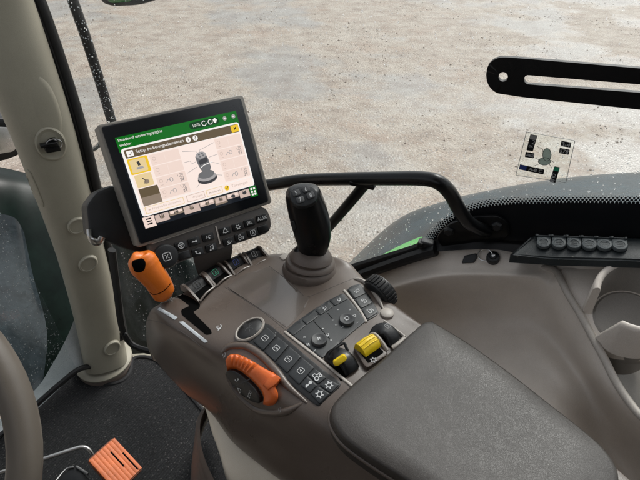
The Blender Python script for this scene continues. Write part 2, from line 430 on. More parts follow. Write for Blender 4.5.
def sweep(bm, pts, rx, ry=None, seg=16, up=UP, caps=True, smooth=0, mi=0, sup=1.0):
    if smooth:
        n0 = len(pts); pts = cat(pts, smooth)
        rx = list(interp(rx, len(pts))) if isinstance(rx, (list, tuple)) else rx
        ry = list(interp(ry, len(pts))) if isinstance(ry, (list, tuple)) else ry
    k = len(pts)
    rx = list(rx) if isinstance(rx, (list, tuple)) else [rx]*k
    ry = rx if ry is None else (list(ry) if isinstance(ry, (list, tuple)) else [ry]*k)
    rings = []
    for i, p in enumerate(pts):
        t = (pts[min(i+1, k-1)]-pts[max(i-1, 0)]).normalized()
        x, y = ring_frame(t, up)
        R = []
        for j in range(seg):
            a = 2*math.pi*j/seg; ca, sa = math.cos(a), math.sin(a)
            if sup != 1.0: ca = math.copysign(abs(ca)**sup, ca); sa = math.copysign(abs(sa)**sup, sa)
            R.append(bm.verts.new(p+x*ca*rx[i]+y*sa*ry[i]))
        rings.append(R)
    for a, b in zip(rings[:-1], rings[1:]):
        for j in range(seg):
            f = bm.faces.new((a[j], a[(j+1) % seg], b[(j+1) % seg], b[j])); f.material_index = mi
    if caps:
        for r in (rings[0][::-1], rings[-1]):
            f = bm.faces.new(r); f.material_index = mi
def lathe(bm, c, n, prof, seg=24, x=None, sx=1.0, sy=1.0, mi=0):
    """profile of (radius, height) turned about axis n through c"""
    n = n.normalized(); x = (x - n*x.dot(n)).normalized() if x is not None else n.orthogonal().normalized(); y = n.cross(x)
    rings = []
    for r, h in prof:
        rings.append([bm.verts.new(c+n*h+(x*math.cos(2*math.pi*j/seg)*sx+y*math.sin(2*math.pi*j/seg)*sy)*max(r, 1e-5)) for j in range(seg)])
    for a, b in zip(rings[:-1], rings[1:]):
        for j in range(seg):
            f = bm.faces.new((a[j], a[(j+1) % seg], b[(j+1) % seg], b[j])); f.material_index = mi
    f = bm.faces.new(rings[0][::-1]); f.material_index = mi
    f = bm.faces.new(rings[-1]); f.material_index = mi
def patch(bm, grid, n=6, m=6, mi=0):
    rows = [cat([V(p) for p in r], m) for r in grid]
    cols = list(zip(*rows))
    cols = [cat(list(c), n) for c in cols]
    vs = [[bm.verts.new(p) for p in c] for c in cols]
    for i in range(len(vs)-1):
        for j in range(len(vs[0])-1):
            f = bm.faces.new((vs[i][j], vs[i+1][j], vs[i+1][j+1], vs[i][j+1])); f.material_index = mi
    return vs
def box(bm, c, x, y, z, bev=0.0, mi=0):
    """box with half-extent vectors"""
    vs = [bm.verts.new(c+x*i+y*j+z*k) for k in (-1, 1) for i, j in ((-1, -1), (1, -1), (1, 1), (-1, 1))]
    fs = [(0, 1, 2, 3), (4, 5, 6, 7), (0, 1, 5, 4), (1, 2, 6, 5), (2, 3, 7, 6), (3, 0, 4, 7)]
    F = [bm.faces.new([vs[i] for i in f]) for f in fs]
    for f in F: f.material_index = mi
    if bev:
        es = list({e for f in F for e in f.edges})
        bmesh.ops.bevel(bm, geom=es, offset=bev, segments=3, affect='EDGES', profile=.5)
_ico = None
def bead(bm, mat):
    global _ico
    if _ico is None:
        b = bmesh.new(); bmesh.ops.create_icosphere(b, subdivisions=1, radius=1)
        b.verts.index_update(); _ico = ([v.co.copy() for v in b.verts], [[v.index for v in f.verts] for f in b.faces]); b.free()
    vs = [bm.verts.new(mat @ c) for c in _ico[0]]
    for f in _ico[1]: bm.faces.new([vs[i] for i in f])
# --- ink: text and strokes laid on a frame (origin, x, y, n)
_tc = {}
def text2d(s):
    if s not in _tc:
        cu = bpy.data.curves.new('t', 'FONT'); cu.body = s; cu.resolution_u = 3
        o = bpy.data.objects.new('t', cu); C.objects.link(o)
        me = bpy.data.meshes.new_from_object(o.evaluated_get(bpy.context.evaluated_depsgraph_get()))
        vs = [(v.co.x, v.co.y) for v in me.vertices]; ps = [tuple(p.vertices) for p in me.polygons]
        bpy.data.objects.remove(o); bpy.data.curves.remove(cu); bpy.data.meshes.remove(me)
        x0 = min(v[0] for v in vs); x1 = max(v[0] for v in vs); y0 = min(v[1] for v in vs); y1 = max(v[1] for v in vs)
        _tc[s] = ([(a-(x0+x1)/2, b-(y0+y1)/2) for a, b in vs], ps, x1-x0, y1-y0)
    return _tc[s]
class Frame:
    def __init__(s, o, x, n, y=None):
        s.o = o; s.n = n.normalized(); s.x = (x-s.n*x.dot(s.n)).normalized(); s.y = s.n.cross(s.x)
    def p(s, a, b, h=0): return s.o+s.x*a+s.y*b+s.n*h
def text(bm, fr, s, a, b, w=None, hgt=None, h=.0003, mi=0):
    vs, ps, W, H = text2d(s)
    k = (w/W) if w else hgt/H
    ky = (hgt/H) if hgt else k
    q = [bm.verts.new(fr.p(a+x*k, b+y*ky, h)) for x, y in vs]
    for p in ps:
        try: f = bm.faces.new([q[i] for i in p]); f.material_index = mi
        except Exception: pass
def stroke(bm, fr, pts, w, h=.0003, close=False, mi=0):
    P = [V((p[0], p[1])) for p in pts]; k = len(P)
    L, R = [], []
    for i in range(k):
        a = P[i-1] if (i or close) else P[i]; c = P[(i+1) % k] if (i < k-1 or close) else P[i]
        d = (c-a); d = d.normalized() if d.length > 1e-9 else V((1, 0)); nn = V((-d.y, d.x))*(w/2)
        L.append(bm.verts.new(fr.p(P[i].x+nn.x, P[i].y+nn.y, h))); R.append(bm.verts.new(fr.p(P[i].x-nn.x, P[i].y-nn.y, h)))
    for i in range(k if close else k-1):
        j = (i+1) % k
        f = bm.faces.new((L[i], L[j], R[j], R[i])); f.material_index = mi
def fill(bm, fr, pts, h=.0003, mi=0):
    f = bm.faces.new([bm.verts.new(fr.p(a, b, h)) for a, b in pts]); f.material_index = mi
def circ(a, b, r, n=16, t0=0, t1=360):
    full = abs(t1-t0) >= 360
    return [(a+r*math.cos(rad(t0+(t1-t0)*i/(n if full else n-1))), b+r*math.sin(rad(t0+(t1-t0)*i/(n if full else n-1)))) for i in range(n)]
def rrect(a, b, w, h, r):
    return roundpoly([(a-w/2, b-h/2), (a+w/2, b-h/2), (a+w/2, b+h/2), (a-w/2, b+h/2)], r, 3)
def icon(bm, fr, kind, s, a=0, b=0, h=.0003, mi=0):
    """small white pictograms, s = half size"""
    s *= .88; w = s*.23
    S = lambda pts, close=False: stroke(bm, fr, [(a+x*s, b+y*s) for x, y in pts], w, h, close, mi)
    Fl = lambda pts: fill(bm, fr, [(a+x*s, b+y*s) for x, y in pts], h, mi)
    T = lambda t, hg=1.2, x=0, y=0: text(bm, fr, t, a+x*s, b+y*s, hgt=hg*s, h=h, mi=mi)
    if kind.startswith('box'):
        stroke(bm, fr, [(a+x*s, b+y*s) for x, y in rrect(0, 0, 2, 2, .5)], w*.8, h, True, mi); T(kind[3:], 1.15)
    elif kind == 'wheel': S(circ(0, 0, 1), True); S(circ(0, 0, .35, 8), True); [S([(.35*math.cos(q), .35*math.sin(q)), (math.cos(q), math.sin(q))]) for q in (0.5, 2.6, 4.7)]
    elif kind == 'ring': S(circ(0, 0, .7), True); Fl(circ(0, .95, .25, 8)); Fl(circ(-.85, -.4, .22, 8)); Fl(circ(.85, -.4, .22, 8))
    elif kind == 'beam': Fl([(-1, -.15), (.2, -.15), (.2, .15), (-1, .15)]); Fl(circ(.6, 0, .42, 10)); Fl([(-.7, .15), (-.3, .15), (-.3, .4), (-.7, .4)])
    elif kind == 'wave': S([(-1, -.4), (-.5, .5), (-.1, -.3), (.3, .5), (1, .2)]); Fl(circ(.3, -.5, .28, 8))
    elif kind == 'phone': S(circ(.1, .35, .95, 8, 190, 290)); Fl(circ(-.75, .35, .33, 8)); Fl(circ(.5, -.6, .33, 8))
    elif kind == 'note': S([(-.4, -.6), (-.3, .8), (.7, 1), (.6, -.3)]); Fl(circ(-.6, -.6, .32, 8)); Fl(circ(.4, -.35, .32, 8))
    elif kind == 'cycle': S(circ(0, 0, .8, 10, 30, 170)); S(circ(0, 0, .8, 10, 210, 350)); Fl([(.9, -.1), (.4, .3), (1, .6)]); Fl([(-.9, .1), (-.4, -.3), (-1, -.6)])
    elif kind == 'bars': S([(-1, -.6), (-1, .6), (-.5, .6), (-.5, -.4), (0, -.4), (0, .6), (.5, .6), (.5, -.6), (1, -.6)])
    elif kind == 'tri': S([(-.8, -.6), (.8, -.6), (0, .8)], True)
    elif kind == 'lock': S(circ(0, .35, .5, 8, 0, 180)); S([(-.7, -.9), (.7, -.9), (.7, .3), (-.7, .3)], True); Fl(circ(0, -.3, .25, 8))
    elif kind == 'tractor': S(circ(-.5, -.45, .5, 10), True); S(circ(.65, -.6, .32, 8), True); S([(-.7, .1), (-.6, .9), (.05, .9), (.2, .2), (1, .1), (1, -.3)]); Fl([(.2, .0), (.9, .0), (.9, .15), (.2, .2)])
    elif kind == 'gear': S(circ(0, 0, .55, 12), True); [Fl([(math.cos(q)*.6-math.sin(q)*.15, math.sin(q)*.6+math.cos(q)*.15), (math.cos(q)*1.0-math.sin(q)*.15, math.sin(q)*1.0+math.cos(q)*.15), (math.cos(q)*1.0+math.sin(q)*.15, math.sin(q)*1.0-math.cos(q)*.15), (math.cos(q)*.6+math.sin(q)*.15, math.sin(q)*.6-math.cos(q)*.15)]) for q in [k*math.pi/3 for k in range(6)]]
    elif kind == 'box': stroke(bm, fr, [(a+x*s, b+y*s) for x, y in rrect(0, 0, 2, 2, .4)], w, h, True, mi)
    elif kind == 'swirl': S([(math.cos(q)*(.12+q*.115), math.sin(q)*(.12+q*.115)) for q in [k*.5 for k in range(14)]]); Fl([(-.95, -1), (.2, -1), (.2, -.72), (-.7, -.72)])
    elif kind == 'fan': [Fl([(0, 0), (math.cos(q)*.9, math.sin(q)*.9), (math.cos(q+.7)*.7, math.sin(q+.7)*.7)]) for q in (0, 1.57, 3.14, 4.71)]
    elif kind == 'plus': S([(-.8, 0), (.8, 0)]); S([(0, -.8), (0, .8)])
    elif kind == 'minus': S([(-.8, 0), (.8, 0)])
    elif kind == 'dot': Fl(circ(0, 0, .6, 8))
    else: T(kind, 1.4)

# ================================================================ THE YARD
bm = BM()
s = 300
vs = [bm.verts.new(p) for p in ((-s, -s, -1.45), (s, -s, -1.45), (s, s, -1.45), (-s, s, -1.45))]
bm.faces.new(vs)
setting('ground', bm, 'ground')
from mathutils import noise as mnoise
bm = BM(); rs = random.Random(11)
OCT = [V(p) for p in ((1, 0, 0), (-1, 0, 0), (0, 1, 0), (0, -1, 0), (0, 0, 1), (0, 0, -1))]
OF = [(0, 2, 4), (2, 1, 4), (1, 3, 4), (3, 0, 4), (2, 0, 5), (1, 2, 5), (3, 1, 5), (0, 3, 5)]
cnt = 0
while cnt < 24000:
    y = 1.2+15*rs.random()**1.3; x = rs.uniform(-.75, .85)*(y+2.2)
    q = mnoise.noise(V((x*.55, y*.8, 3)))+.55*mnoise.noise(V((x*1.9, y*2.6, 7)))
    if rs.random() > .28+1.3*q: continue
    r = .0030*math.exp(rs.random()**4*1.6)*(1+.03*y)
    sx, sy, sz = (rs.uniform(.6, 1.5) for _ in range(3)); a = rs.uniform(0, 6.3)
    vs = []
    for v in OCT:
        w_ = V((v.x*sx, v.y*sy, v.z*sz*.6))*r*rs.uniform(.75, 1.2)
        vs.append(bm.verts.new((x+w_.x*math.cos(a)-w_.y*math.sin(a), y+w_.x*math.sin(a)+w_.y*math.cos(a), -1.45+w_.z+r*.15)))
    for f in OF: bm.faces.new([vs[i] for i in f])
    cnt += 1
stuff('gravel', bm, 'stones', 'loose wet stones and grit scattered over the yard', 'gravel')

# ---------------------------------------------------------------- tractor body outside
bm = BM()
rows = []
# right rear fender, from the glass outwards
def frow(off, pts): return [G(x, y, off) for x, y in pts]
patch(bm, [
    frow(.05, [(330, 300), (372, 285), (430, 262), (480, 250), (540, 246), (600, 246), (680, 250), (760, 256)]),
    frow(.14, [(332, 285), (380, 263), (435, 238), (488, 222), (545, 214), (603, 211), (670, 212), (760, 218)]),
    frow(.30, [(334, 278), (388, 238), (442, 215), (496, 201), (550, 192), (606, 188), (668, 187), (760, 190)]),
    frow(.42, [(337, 275), (392, 224), (446, 202), (500, 189), (553, 180), (608, 174.5), (668, 172), (760, 173)]),
    frow(.47, [(338, 280), (394, 226), (447, 204), (501, 192), (554, 183), (609, 178), (668, 176), (760, 177)]),
    frow(.475, [(340, 300), (396, 250), (449, 230), (503, 216), (556, 206), (611, 200), (670, 198), (760, 199)])], 7, 7)
t = thing('rear_fender', 'dark wet rear fender arching up outside the side window', 'fender', G(480, 240, .2))
obj('fender_skin', bm, 'fender', t, 60)
bm = BM()
patch(bm, [frow(.125, [(348, 274), (372, 264), (395, 253), (415, 245), (426, 242)]),
           frow(.160, [(350, 271.5), (374, 261), (397, 249.5), (416, 241.5), (425, 238.5)]),
           frow(.185, [(352, 269.5), (376, 258), (398, 246.5), (416, 238.5), (424, 236)])], 4, 4)
g = obj('green_reflection', bm, 'green', t, label='bright green reflection along the fender edge, laid on as a strip')  # green strip standing in for a reflection of the green bodywork

# hood and front wheel cover seen below the windscreen and in front of the pillar
t = thing('tractor_hood', 'glossy dark green wet hood seen left of and behind the pillar', 'hood', WS(30, 260, .5))
bm = BM()
patch(bm, [
    [WS(-90, 150, .75), WS(-40, 160, .70), WS(0, 167, .66), WS(30, 174, .62), WS(70, 185, .58)],
    [WS(-90, 165, .62), WS(-40, 175, .60), WS(0, 184, .57), WS(30, 190, .54), WS(72, 203, .50)],
    [WS(-90, 215, .50), WS(-40, 222, .48), WS(0, 228, .46), WS(32, 236, .42), WS(75, 245, .40)],
    [WS(-90, 290, .32), WS(-40, 300, .30), WS(0, 310, .28), WS(40, 320, .26), WS(82, 318, .24)],
    [WS(-90, 380, .14), WS(-40, 390, .13), WS(0, 398, .12), WS(40, 405, .11), WS(92, 390, .10)]], 7, 7)
obj('hood_skin', bm, 'hood', t, 60)
bm = BM()
patch(bm, [[WS(x, y, o_) for x, y, o_ in r_] for r_ in (
    ((-80, 205, .44), (-30, 210, .43), (2, 214, .42), (16, 219, .41), (24, 232, .405)),
    ((-80, 250, .36), (-30, 252, .36), (5, 258, .35), (24, 266, .345), (33, 275, .34)),
    ((-80, 310, .24), (-30, 315, .23), (10, 322, .22), (36, 328, .215), (47, 332, .21)),
    ((-80, 380, .11), (-30, 384, .11), (8, 388, .105), (30, 392, .10), (42, 390, .10)))], 6, 6)
obj('pale_reflection', bm, 'hood_reflection', t, 60, label='pale blue-grey reflection on the wet hood low at the left edge, laid on as a sheet')  # separate pale sheet standing in for a reflection on the wet bodywork
t = thing('front_fender', 'dark green front wheel cover speckled with rain, behind the orange lever', 'fender', G(140, 300, .35))
bm = BM()
patch(bm, [
    [G(60, 175, .50), G(100, 186, .50), G(140, 215, .49), G(180, 246, .47), G(214, 272, .44), G(226, 292, .42)],
    [G(62, 200, .42), G(102, 212, .43), G(142, 238, .42), G(180, 262, .41), G(208, 282, .40), G(222, 298, .39)],
    [G(68, 270, .33), G(106, 280, .34), G(144, 292, .34), G(180, 302, .35), G(204, 312, .35), G(214, 322, .36)],
    [G(76, 360, .24), G(110, 370, .25), G(150, 376, .26), G(180, 378, .28), G(205, 380, .30), G(215, 385, .32)]], 6, 6)
obj('fender_skin', bm, 'hood', t, 60)
# wet black guard rail with beads of water
t = thing('guard_rail', 'thin curved black rail beaded with rain outside the window above the monitor', 'rail', G(92, 60, .18))
path = [(66, -22), (72, -2), (84, 32), (95, 66), (105, 98), (112, 122), (122, 150), (150, 190), (200, 232), (226, 258), (232, 270), (228, 283), (216, 292), (195, 300)]
P3 = [G(x, y, .16) for x, y in path]
bm = BM(); sweep(bm, P3, .0115, smooth=6, seg=12)
rail = obj('rail_tube', bm, 'blackgloss', t)
bm = BM(); sweep(bm, [G(109, 128, .165), G(98, 146, .17), G(86, 152, .18), G(70, 165, .2)], .006, smooth=4, seg=8)
obj('brace', bm, 'steel', t)
bm = BM()
fine = cat(P3, 12)
for k in range(430):
    i = random.randrange(len(fine)-1); p = fine[i].lerp(fine[i+1], random.random())
    d = (CAM-p).normalized(); tt = (fine[i+1]-fine[i]).normalized(); x = tt.cross(d).normalized()
    a = random.uniform(-1.25, 1.25); nrm = d*math.cos(a)+x*math.sin(a)
    bead(bm, Matrix.Translation(p+nrm*.0118) @ Matrix.Scale(random.uniform(.0007, .0017), 4))
o = obj('water_beads', bm, 'decal', t, 180); o['kind'] = 'stuff'  # opaque white stands in for light caught in the drops
# mirror at the very top
t = thing('exterior_mirror', 'dark rounded housing with a green face, at the top edge above the monitor', 'mirror', G(135, -25, .5))
bm = BM()
q = roundpoly([(98, -70), (178, -72), (170, -5), (150, 2.2), (122, 3.4), (111, 0)], 14)
pl = [G(x, y, .5) for x, y in q]
slab(bm, pl, -GN, 0, .045, .012)
obj('housing', bm, 'black', t)
bm = BM()
q = roundpoly([(114, -64), (146, -64), (144, -2), (120, -.5)], 5)
slab(bm, [G(x, y, .5) for x, y in q], -GN, .046, .049, .001)
obj('mirror_glass', bm, 'mirror', t)
# black mirror block at the left edge
t = thing('edge_mirror', 'small black mirror block at the left edge beside the pillar', 'lamp', WS(4, 130, .4))
bm = BM()
slab(bm, [WS(x, y, .45) for x, y in roundpoly([(-30, 108), (6, 112), (14, 124), (17, 138), (12, 148), (-4, 154), (-30, 158)], 6)], -FW, 0, .07, .015)
obj('mirror_body', bm, 'blackgloss', t)
bm = BM()
slab(bm, [WS(x, y, .45) for x, y in roundpoly([(-26, 118), (3, 120), (9, 131), (6, 143), (-26, 148)], 5)], -FW, .0705, .074, .001)
obj('lens', bm, 'steel', t)  # mirror face of the block

# ================================================================ CAB SHELL
bm = BM()
pts = [Z(35, 404, 0), Z(80, 366, 0), Z(125, 352, 0), Z(160, 350, 0), V((.1, .74, 0)), V((.9, .40, 0)), V((.5, -.6, 0)), V((-1.2, -.3, 0)), V((-1.3, .3, 0))]
slab(bm, pts, UP, -.05, -.012)
setting('floor', bm, 'pillar')
bm = BM()
q = [(20, 415), (34, 403), (60, 381), (77, 368), (86, 371), (95, 380), (108, 384), (122, 381), (130, 372), (132, 361), (140, 357), (156, 360), (172, 375), (190, 395), (215, 425), (260, 480)]
pts = [Z(x, y, 0) for x, y in q] + [V((.35, .25, 0)), V((.2, -.3, 0)), V((-.9, -.2, 0)), V((-1.1, .35, 0))]
slab(bm, pts, UP, -.011, .004, .0)
fm = obj('floor_mat', bm, 'carpet', None); tag(fm, 'black ribbed carpet floor mat dusted with grit', 'floor mat')
bm = BM(); sweep(bm, [Z(x, y, .004) for x, y in q], .007, .006, smooth=3, seg=8)
obj('binding', bm, 'matedge', fm)
# windscreen ledge: pale strip, the wet reflection put into its colour
t = thing('windscreen_ledge', 'wet ledge between the floor mat edge and the dark hood, its pale reflection put into the colour', 'ledge', Z(60, 370, .05))
bm = BM()
patch(bm, [[WS(77, 312, .06), WS(82, 330, .05), WS(88, 350, .04), WS(92, 368, .03)],
           [WS(68, 335, .05), WS(72, 348, .04), WS(76, 358, .03), WS(82, 369, .015)],
           [WS(52, 365, .04), WS(54, 374, .03), WS(57, 380, .02), WS(62, 386, .005)],
           [WS(30, 395, .03), WS(31, 401, .02), WS(32, 406, .01), WS(36, 410, -.005)],
           [WS(-40, 450, .03), WS(-38, 456, .02), WS(-36, 462, .01), WS(-34, 468, -.005)]], 5, 4)
obj('ledge_top', bm, 'ledge', t, 60)
bm = BM(); sweep(bm, [WS(108, 366, .0), WS(82, 368, -.005), WS(60, 384, -.005), WS(36, 405, -.005), WS(-30, 462, -.005)], .008, smooth=4, seg=8)
obj('seal', bm, 'rubber', t)

# side window
t = thing('side_window', 'large rain speckled side window with a black dotted lower border', 'window', G(300, 150))
bm = BM()
def GP(a, z, off=0): return GN*(GO+off)+GD*a+UP*z
slab(bm, [G(123, 340), GP(-.4, .35), GP(-.05, .62), GP(.35, .66), GP(1.2, .66), GP(1.2, 1.75), G(10, -70), G(43, 0), G(66, 65), G(86, 130), G(103, 200), G(113, 255)], GN, 0, .004)
obj('pane', bm, 'glass', t)
bm = BM()
edge = [(424, 262), (427, 250), (434, 238), (448, 223), (465, 213), (485, 207), (510, 204.5), (560, 203), (600, 203), (640, 203.5), (700, 205), (760, 208)]
ec = [V((x, y)) for x, y in edge]; ec = cat(ec, 5)
IN = -.003
vs1 = [bm.verts.new(G(p.x, p.y, IN)) for p in ec]
vs2 = [bm.verts.new(G(p.x+(3 if i < 14 else 0), max(p.y, 262) if i > 3 else p.y+6, IN)) for i, p in enumerate(ec)]
for i in range(len(ec)-1): bm.faces.new((vs1[i], vs1[i+1], vs2[i+1], vs2[i]))
# dots
L3 = [G(p.x, p.y, IN) for p in ec]
fine = cat(L3, 4); acc = 0; step = .0050; pos = []
for a, b in zip(fine[:-1], fine[1:]):
    l = (b-a).length; tdir = (b-a).normalized()
    while acc < l:
        pos.append((a+tdir*acc, tdir)); acc += step
    acc -= l
for k, (p, td) in enumerate(pos):
    nd = td.cross(GN).normalized()
    if nd.z < 0: nd = -nd
    for rI, (h, rr) in enumerate(((.0012, .0023), (.0050, .0020), (.0084, .0015), (.0114, .0009))):
        c = p+nd*h+td*(step/2 if rI % 2 else 0)
        bm.faces.new([bm.verts.new(c+td*math.cos(j*math.pi/4)*rr+nd*math.sin(j*math.pi/4)*rr) for j in range(8)])
obj('dotted_border', bm, 'frit', t)
bm = BM()
lo = [(112, 250), (117, 290), (121, 322), (126, 337), (136, 347), (160, 352), (200, 345), (250, 318), (300, 293), (345, 272), (380, 261), (415, 250), (432, 243)]
sweep(bm, [G(x, y, -.006) for x, y in lo], .008, .011, smooth=4, seg=8)
obj('lower_seal', bm, 'rubber', t)
bm = BM()
sweep(bm, [G(x, y, -.02) for x, y in ((345, 281), (380, 268), (412, 257), (436, 250))], .012, .010, smooth=4, seg=8)
obj('sill_strip', bm, 'blackmatte', t)
bm = BM()
box(bm, G(427, 246, -.012), GD*.012, UP*.012, GN*.008, .003); box(bm, G(421, 243, -.014), GD*.005, UP*.005, GN*.008, .002)
obj('corner_clip', bm, 'black', t)
t = thing('windscreen', 'wet windscreen pane left of the pillar', 'window', WS(30, 250))
bm = BM()
q = [WS(78, 372, .0), WS(30, 408, 0), WS(-150, 520, 0)]
a = WS(85, 300, 0); top = [WS(-150, 520, 0)+UP*1.9, WS(78, 372, 0)+UP*1.7]
slab(bm, q+top, FW, 0, .004)
obj('pane', bm, 'glass', t)

# rain on the panes
def drops(n, fn, seed, lo=.0007, hi=.002):
    random.seed(seed); bm = BM()
    for k in range(n):
        p, nn, dn = fn()
        r = random.uniform(lo, hi)*(1.5 if random.random() < .06 else 1)
        rot = nn.to_track_quat('Z', 'Y').to_matrix().to_4x4()
        mat = Matrix.Translation(p) @ rot @ Matrix.Diagonal((r*random.uniform(.8, 1.2), r*random.uniform(.9, 1.5), r*.6, 1))
        bead(bm, mat)
    return bm
def f_side():
    while True:
        a = random.uniform(-.84, .95); z = random.uniform(.1, 1.6)
        p = GP(a, z)-CAM; d = p.dot(V((0, cp, -sp))); px = 320+FPX*p.x/d; py = 240-FPX*p.dot(V((0, sp, cp)))/d
        if px < np.interp(py, [-80, 0, 65, 130, 200, 255, 340], [14, 47, 70, 90, 107, 117, 128]): continue
        if z > .16+.55*(a+.84)/.8 or z > .68: return GP(a, z, .0045), GN, 0
stuff('raindrops', drops(7000, f_side, 3, .0004, .0014), 'water', 'fine raindrops scattered over the side window glass', 'raindrops')
def f_low():
    while True:
        p, n_, q = f_side()
        if p.z < .98 and p.x > -.1: return p, n_, q
stuff('raindrops', drops(3000, f_low, 9, .0005, .0013), 'water', 'denser fine raindrops low on the side window in front of the fender', 'raindrops')
w0 = WS(78, 372, 0); w1 = WS(-60, 470, 0)
def f_ws():
    t_ = random.random(); return (w0.lerp(w1, t_)+UP*random.uniform(.05, 1.1)+FW*.0045), FW, 0
stuff('raindrops', drops(4200, f_ws, 5, .0005, .0015), 'water', 'raindrops on the windscreen left of the pillar', 'raindrops')

# pillar
t = thing('window_pillar', 'olive beige moulded cab pillar with round caps, left of the monitor', 'pillar', Z(106, 366, 0))
spine = [(-40, -70, .90), (-8, 0, .98), (17, 62, 1.05), (41, 125, 1.13), (62, 190, 1.23), (80.5, 250, 1.34), (96, 312, 1.47), (106, 362, 1.56)]
wid = [42, 37, 33, 29, 25, 22, 20.5, 20]
P3 = [D(x, y, d) for x, y, d in spine]
rx = [w*d/FPX for w, (x, y, d) in zip(wid, spine)]
bm = BM()
pdir = (P3[0]-P3[-1]).normalized()
cam_dir = (CAM-P3[4]); cam_dir = (cam_dir-pdir*cam_dir.dot(pdir)).normalized()
sweep(bm, P3, rx, [r*.8 for r in rx], seg=40, up=cam_dir, smooth=5, sup=.8)
psurf = Surf(bm)
obj('shell', bm, 'pillar', t, 60)
bm = BM()
b0 = Z(107, 368, .0); lathe(bm, Z(107, 367, -.01), UP, [(.076, .02), (.084, .030), (.085, .037), (.078, .044), (.070, .046)], 40)
obj('foot_collar', bm, 'pillar', t)
bm = BM(); lathe(bm, Z(107, 367, -.01), UP, [(.083, 0), (.082, .024), (.076, .032)], 40); obj('foot_socket', bm, 'boot', t)
for x, y, r in ((77, 225, 9.2), (88, 263, 9.2), (112, 347.5, 8)):
    bm = BM(); l, n = psurf.hit(x, y); d = (l-CAM).dot(V((0, cp, -sp)))
    rr = r*d/FPX; n = (n+cam_dir*.4).normalized()
    lathe(bm, l, n, [(rr*1.08, -.012), (rr*1.06, .0055), (rr*.98, .0085), (rr*.86, .009), (rr*.82, .0070), (rr*.4, .0066), (.0005, .0066)], 32, sx=1, sy=.86)
    obj('round_cap', bm, 'pillar', t)
bm = BM(); l, n = psurf.hit(43, 112)
lathe(bm, l-(n+cam_dir).normalized()*.004, (n+cam_dir).normalized(), [(.040, -.004), (.036, .0005), (.030, .0022), (.021, .0038), (.012, .0046), (.0005, .005)], 40, x=pdir, sx=2.3, sy=.85)
obj('hook_fairing', bm, 'pillar', t, 80)
# oval cover on the left flank and hook recess
bm = BM(); pad(bm, psurf, [(26, 168), (31, 172), (38, 188), (44, 204), (44, 207), (38, 203), (31, 190), (26, 176)], -.004, .002, .001, 3)
obj('flank_cover', bm, 'pillar', t)
bm = BM(); l, n = psurf.hit(51, 144)
lathe(bm, l, (n+cam_dir).normalized(), [(.040, -.02), (.040, .001), (.036, .0035), (.033, .0025), (.026, -.001), (.0005, -.001)], 36, x=pdir, sx=1.0, sy=.78)
hk = obj('hook_recess', bm, 'pillar', t)
bm = BM(); fr = Frame(l, GD, cam_dir)
lathe(bm, fr.p(0, 0, .002), cam_dir, [(.019, 0), (.019, .006), (.016, .010), (.0005, .010)], 20, sy=.6)
box(bm, fr.p(.001, -.006, .012), fr.x*.015, fr.y*.007, fr.n*.006, .002)
box(bm, fr.p(-.004, .005, .012), fr.x*.018, fr.y*.004, fr.n*.008, .002)
obj('coat_hook', bm, 'blackgloss', hk)
bm = BM(); sweep(bm, [fr.p(.006+.016*math.cos(q), .004+.012*math.sin(q), .014) for q in [rad(-60+24*k) for k in range(11)]], .0012, seg=6)
obj('wire_ring', bm, 'steel', hk)
# black weather strip between pillar and side window
bm = BM()
ss = [(10, -70, .95), (39, 0, 1.02), (62, 65, 1.10), (82, 130, 1.18), (99, 200, 1.29), (109, 255, 1.39), (119, 310, 1.49), (124, 338, 1.53)]
sweep(bm, [D(*p) for p in ss], [.013]*8, [.012]*8, seg=12, up=cam_dir, smooth=4)
obj('weather_strip', bm, 'rubber', t)
bm = BM()
ss2 = [(3, -70, .94), (32, 0, 1.01), (56, 65, 1.09), (76, 130, 1.17), (93, 200, 1.28), (104, 255, 1.38), (114, 310, 1.48), (120, 340, 1.52)]
sweep(bm, [D(*p) for p in ss2], [.007]*8, [.009]*8, seg=10, up=cam_dir, smooth=4)
obj('inner_strip', bm, 'blackmatte', t)

# ================================================================ ARMREST CONSOLE
t = thing('armrest_console', 'brown control console with joystick, orange levers and a grey leather armrest', 'control console', Z(320, 360, .5))
AC = t
top = [
    [(150, 350, .56), (147, 330, .655), (149, 315, .715), (160, 304, .742), (205, 284, .748), (262, 256, .752), (318, 255, .755), (346, 262, .752)],
    [(160, 366, .57), (159, 348, .655), (166, 333, .715), (182, 322, .743), (225, 300, .750), (275, 272, .756), (332, 268, .758), (357, 272, .753)],
    [(184, 392, .57), (186, 376, .645), (196, 358, .705), (212, 344, .742), (252, 318, .753), (300, 290, .758), (350, 282, .760), (374, 290, .753)],
    [(210, 412, .57), (214, 400, .64), (224, 380, .70), (240, 361, .738), (282, 336, .755), (325, 311, .758), (375, 306, .758), (400, 309, .753)],
    [(232, 441, .57), (240, 428, .63), (255, 410, .69), (274, 392, .737), (312, 364, .755), (352, 338, .757), (400, 322, .757), (424, 326, .752)],
    [(264, 468, .57), (274, 453, .63), (288, 436, .69), (308, 416, .735), (345, 392, .752), (390, 364, .754), (440, 345, .753), (466, 358, .745)],
    [(314, 508, .57), (322, 498, .63), (340, 472, .69), (358, 448, .732), (400, 424, .745), (448, 396, .748), (505, 384, .746), (530, 406, .738)],
    [(360, 575, .57), (380, 552, .63), (400, 525, .69), (420, 500, .73), (465, 470, .742), (515, 442, .744), (565, 428, .742), (590, 452, .735)],
    [(450, 650, .57), (470, 625, .63), (492, 598, .69), (514, 570, .73), (555, 530, .740), (600, 500, .742), (640, 490, .740), (660, 520, .733)]]
bm = BM()
grid = []
for r in top:
    g = [Z(*p) for p in r]
    g.append(g[-1]+RT*.004-UP*.03); g.append(g[-1]+RT*.002-UP*.12)
    g.insert(0, g[0]+RT*.03-UP*.03)
    grid.append(g)
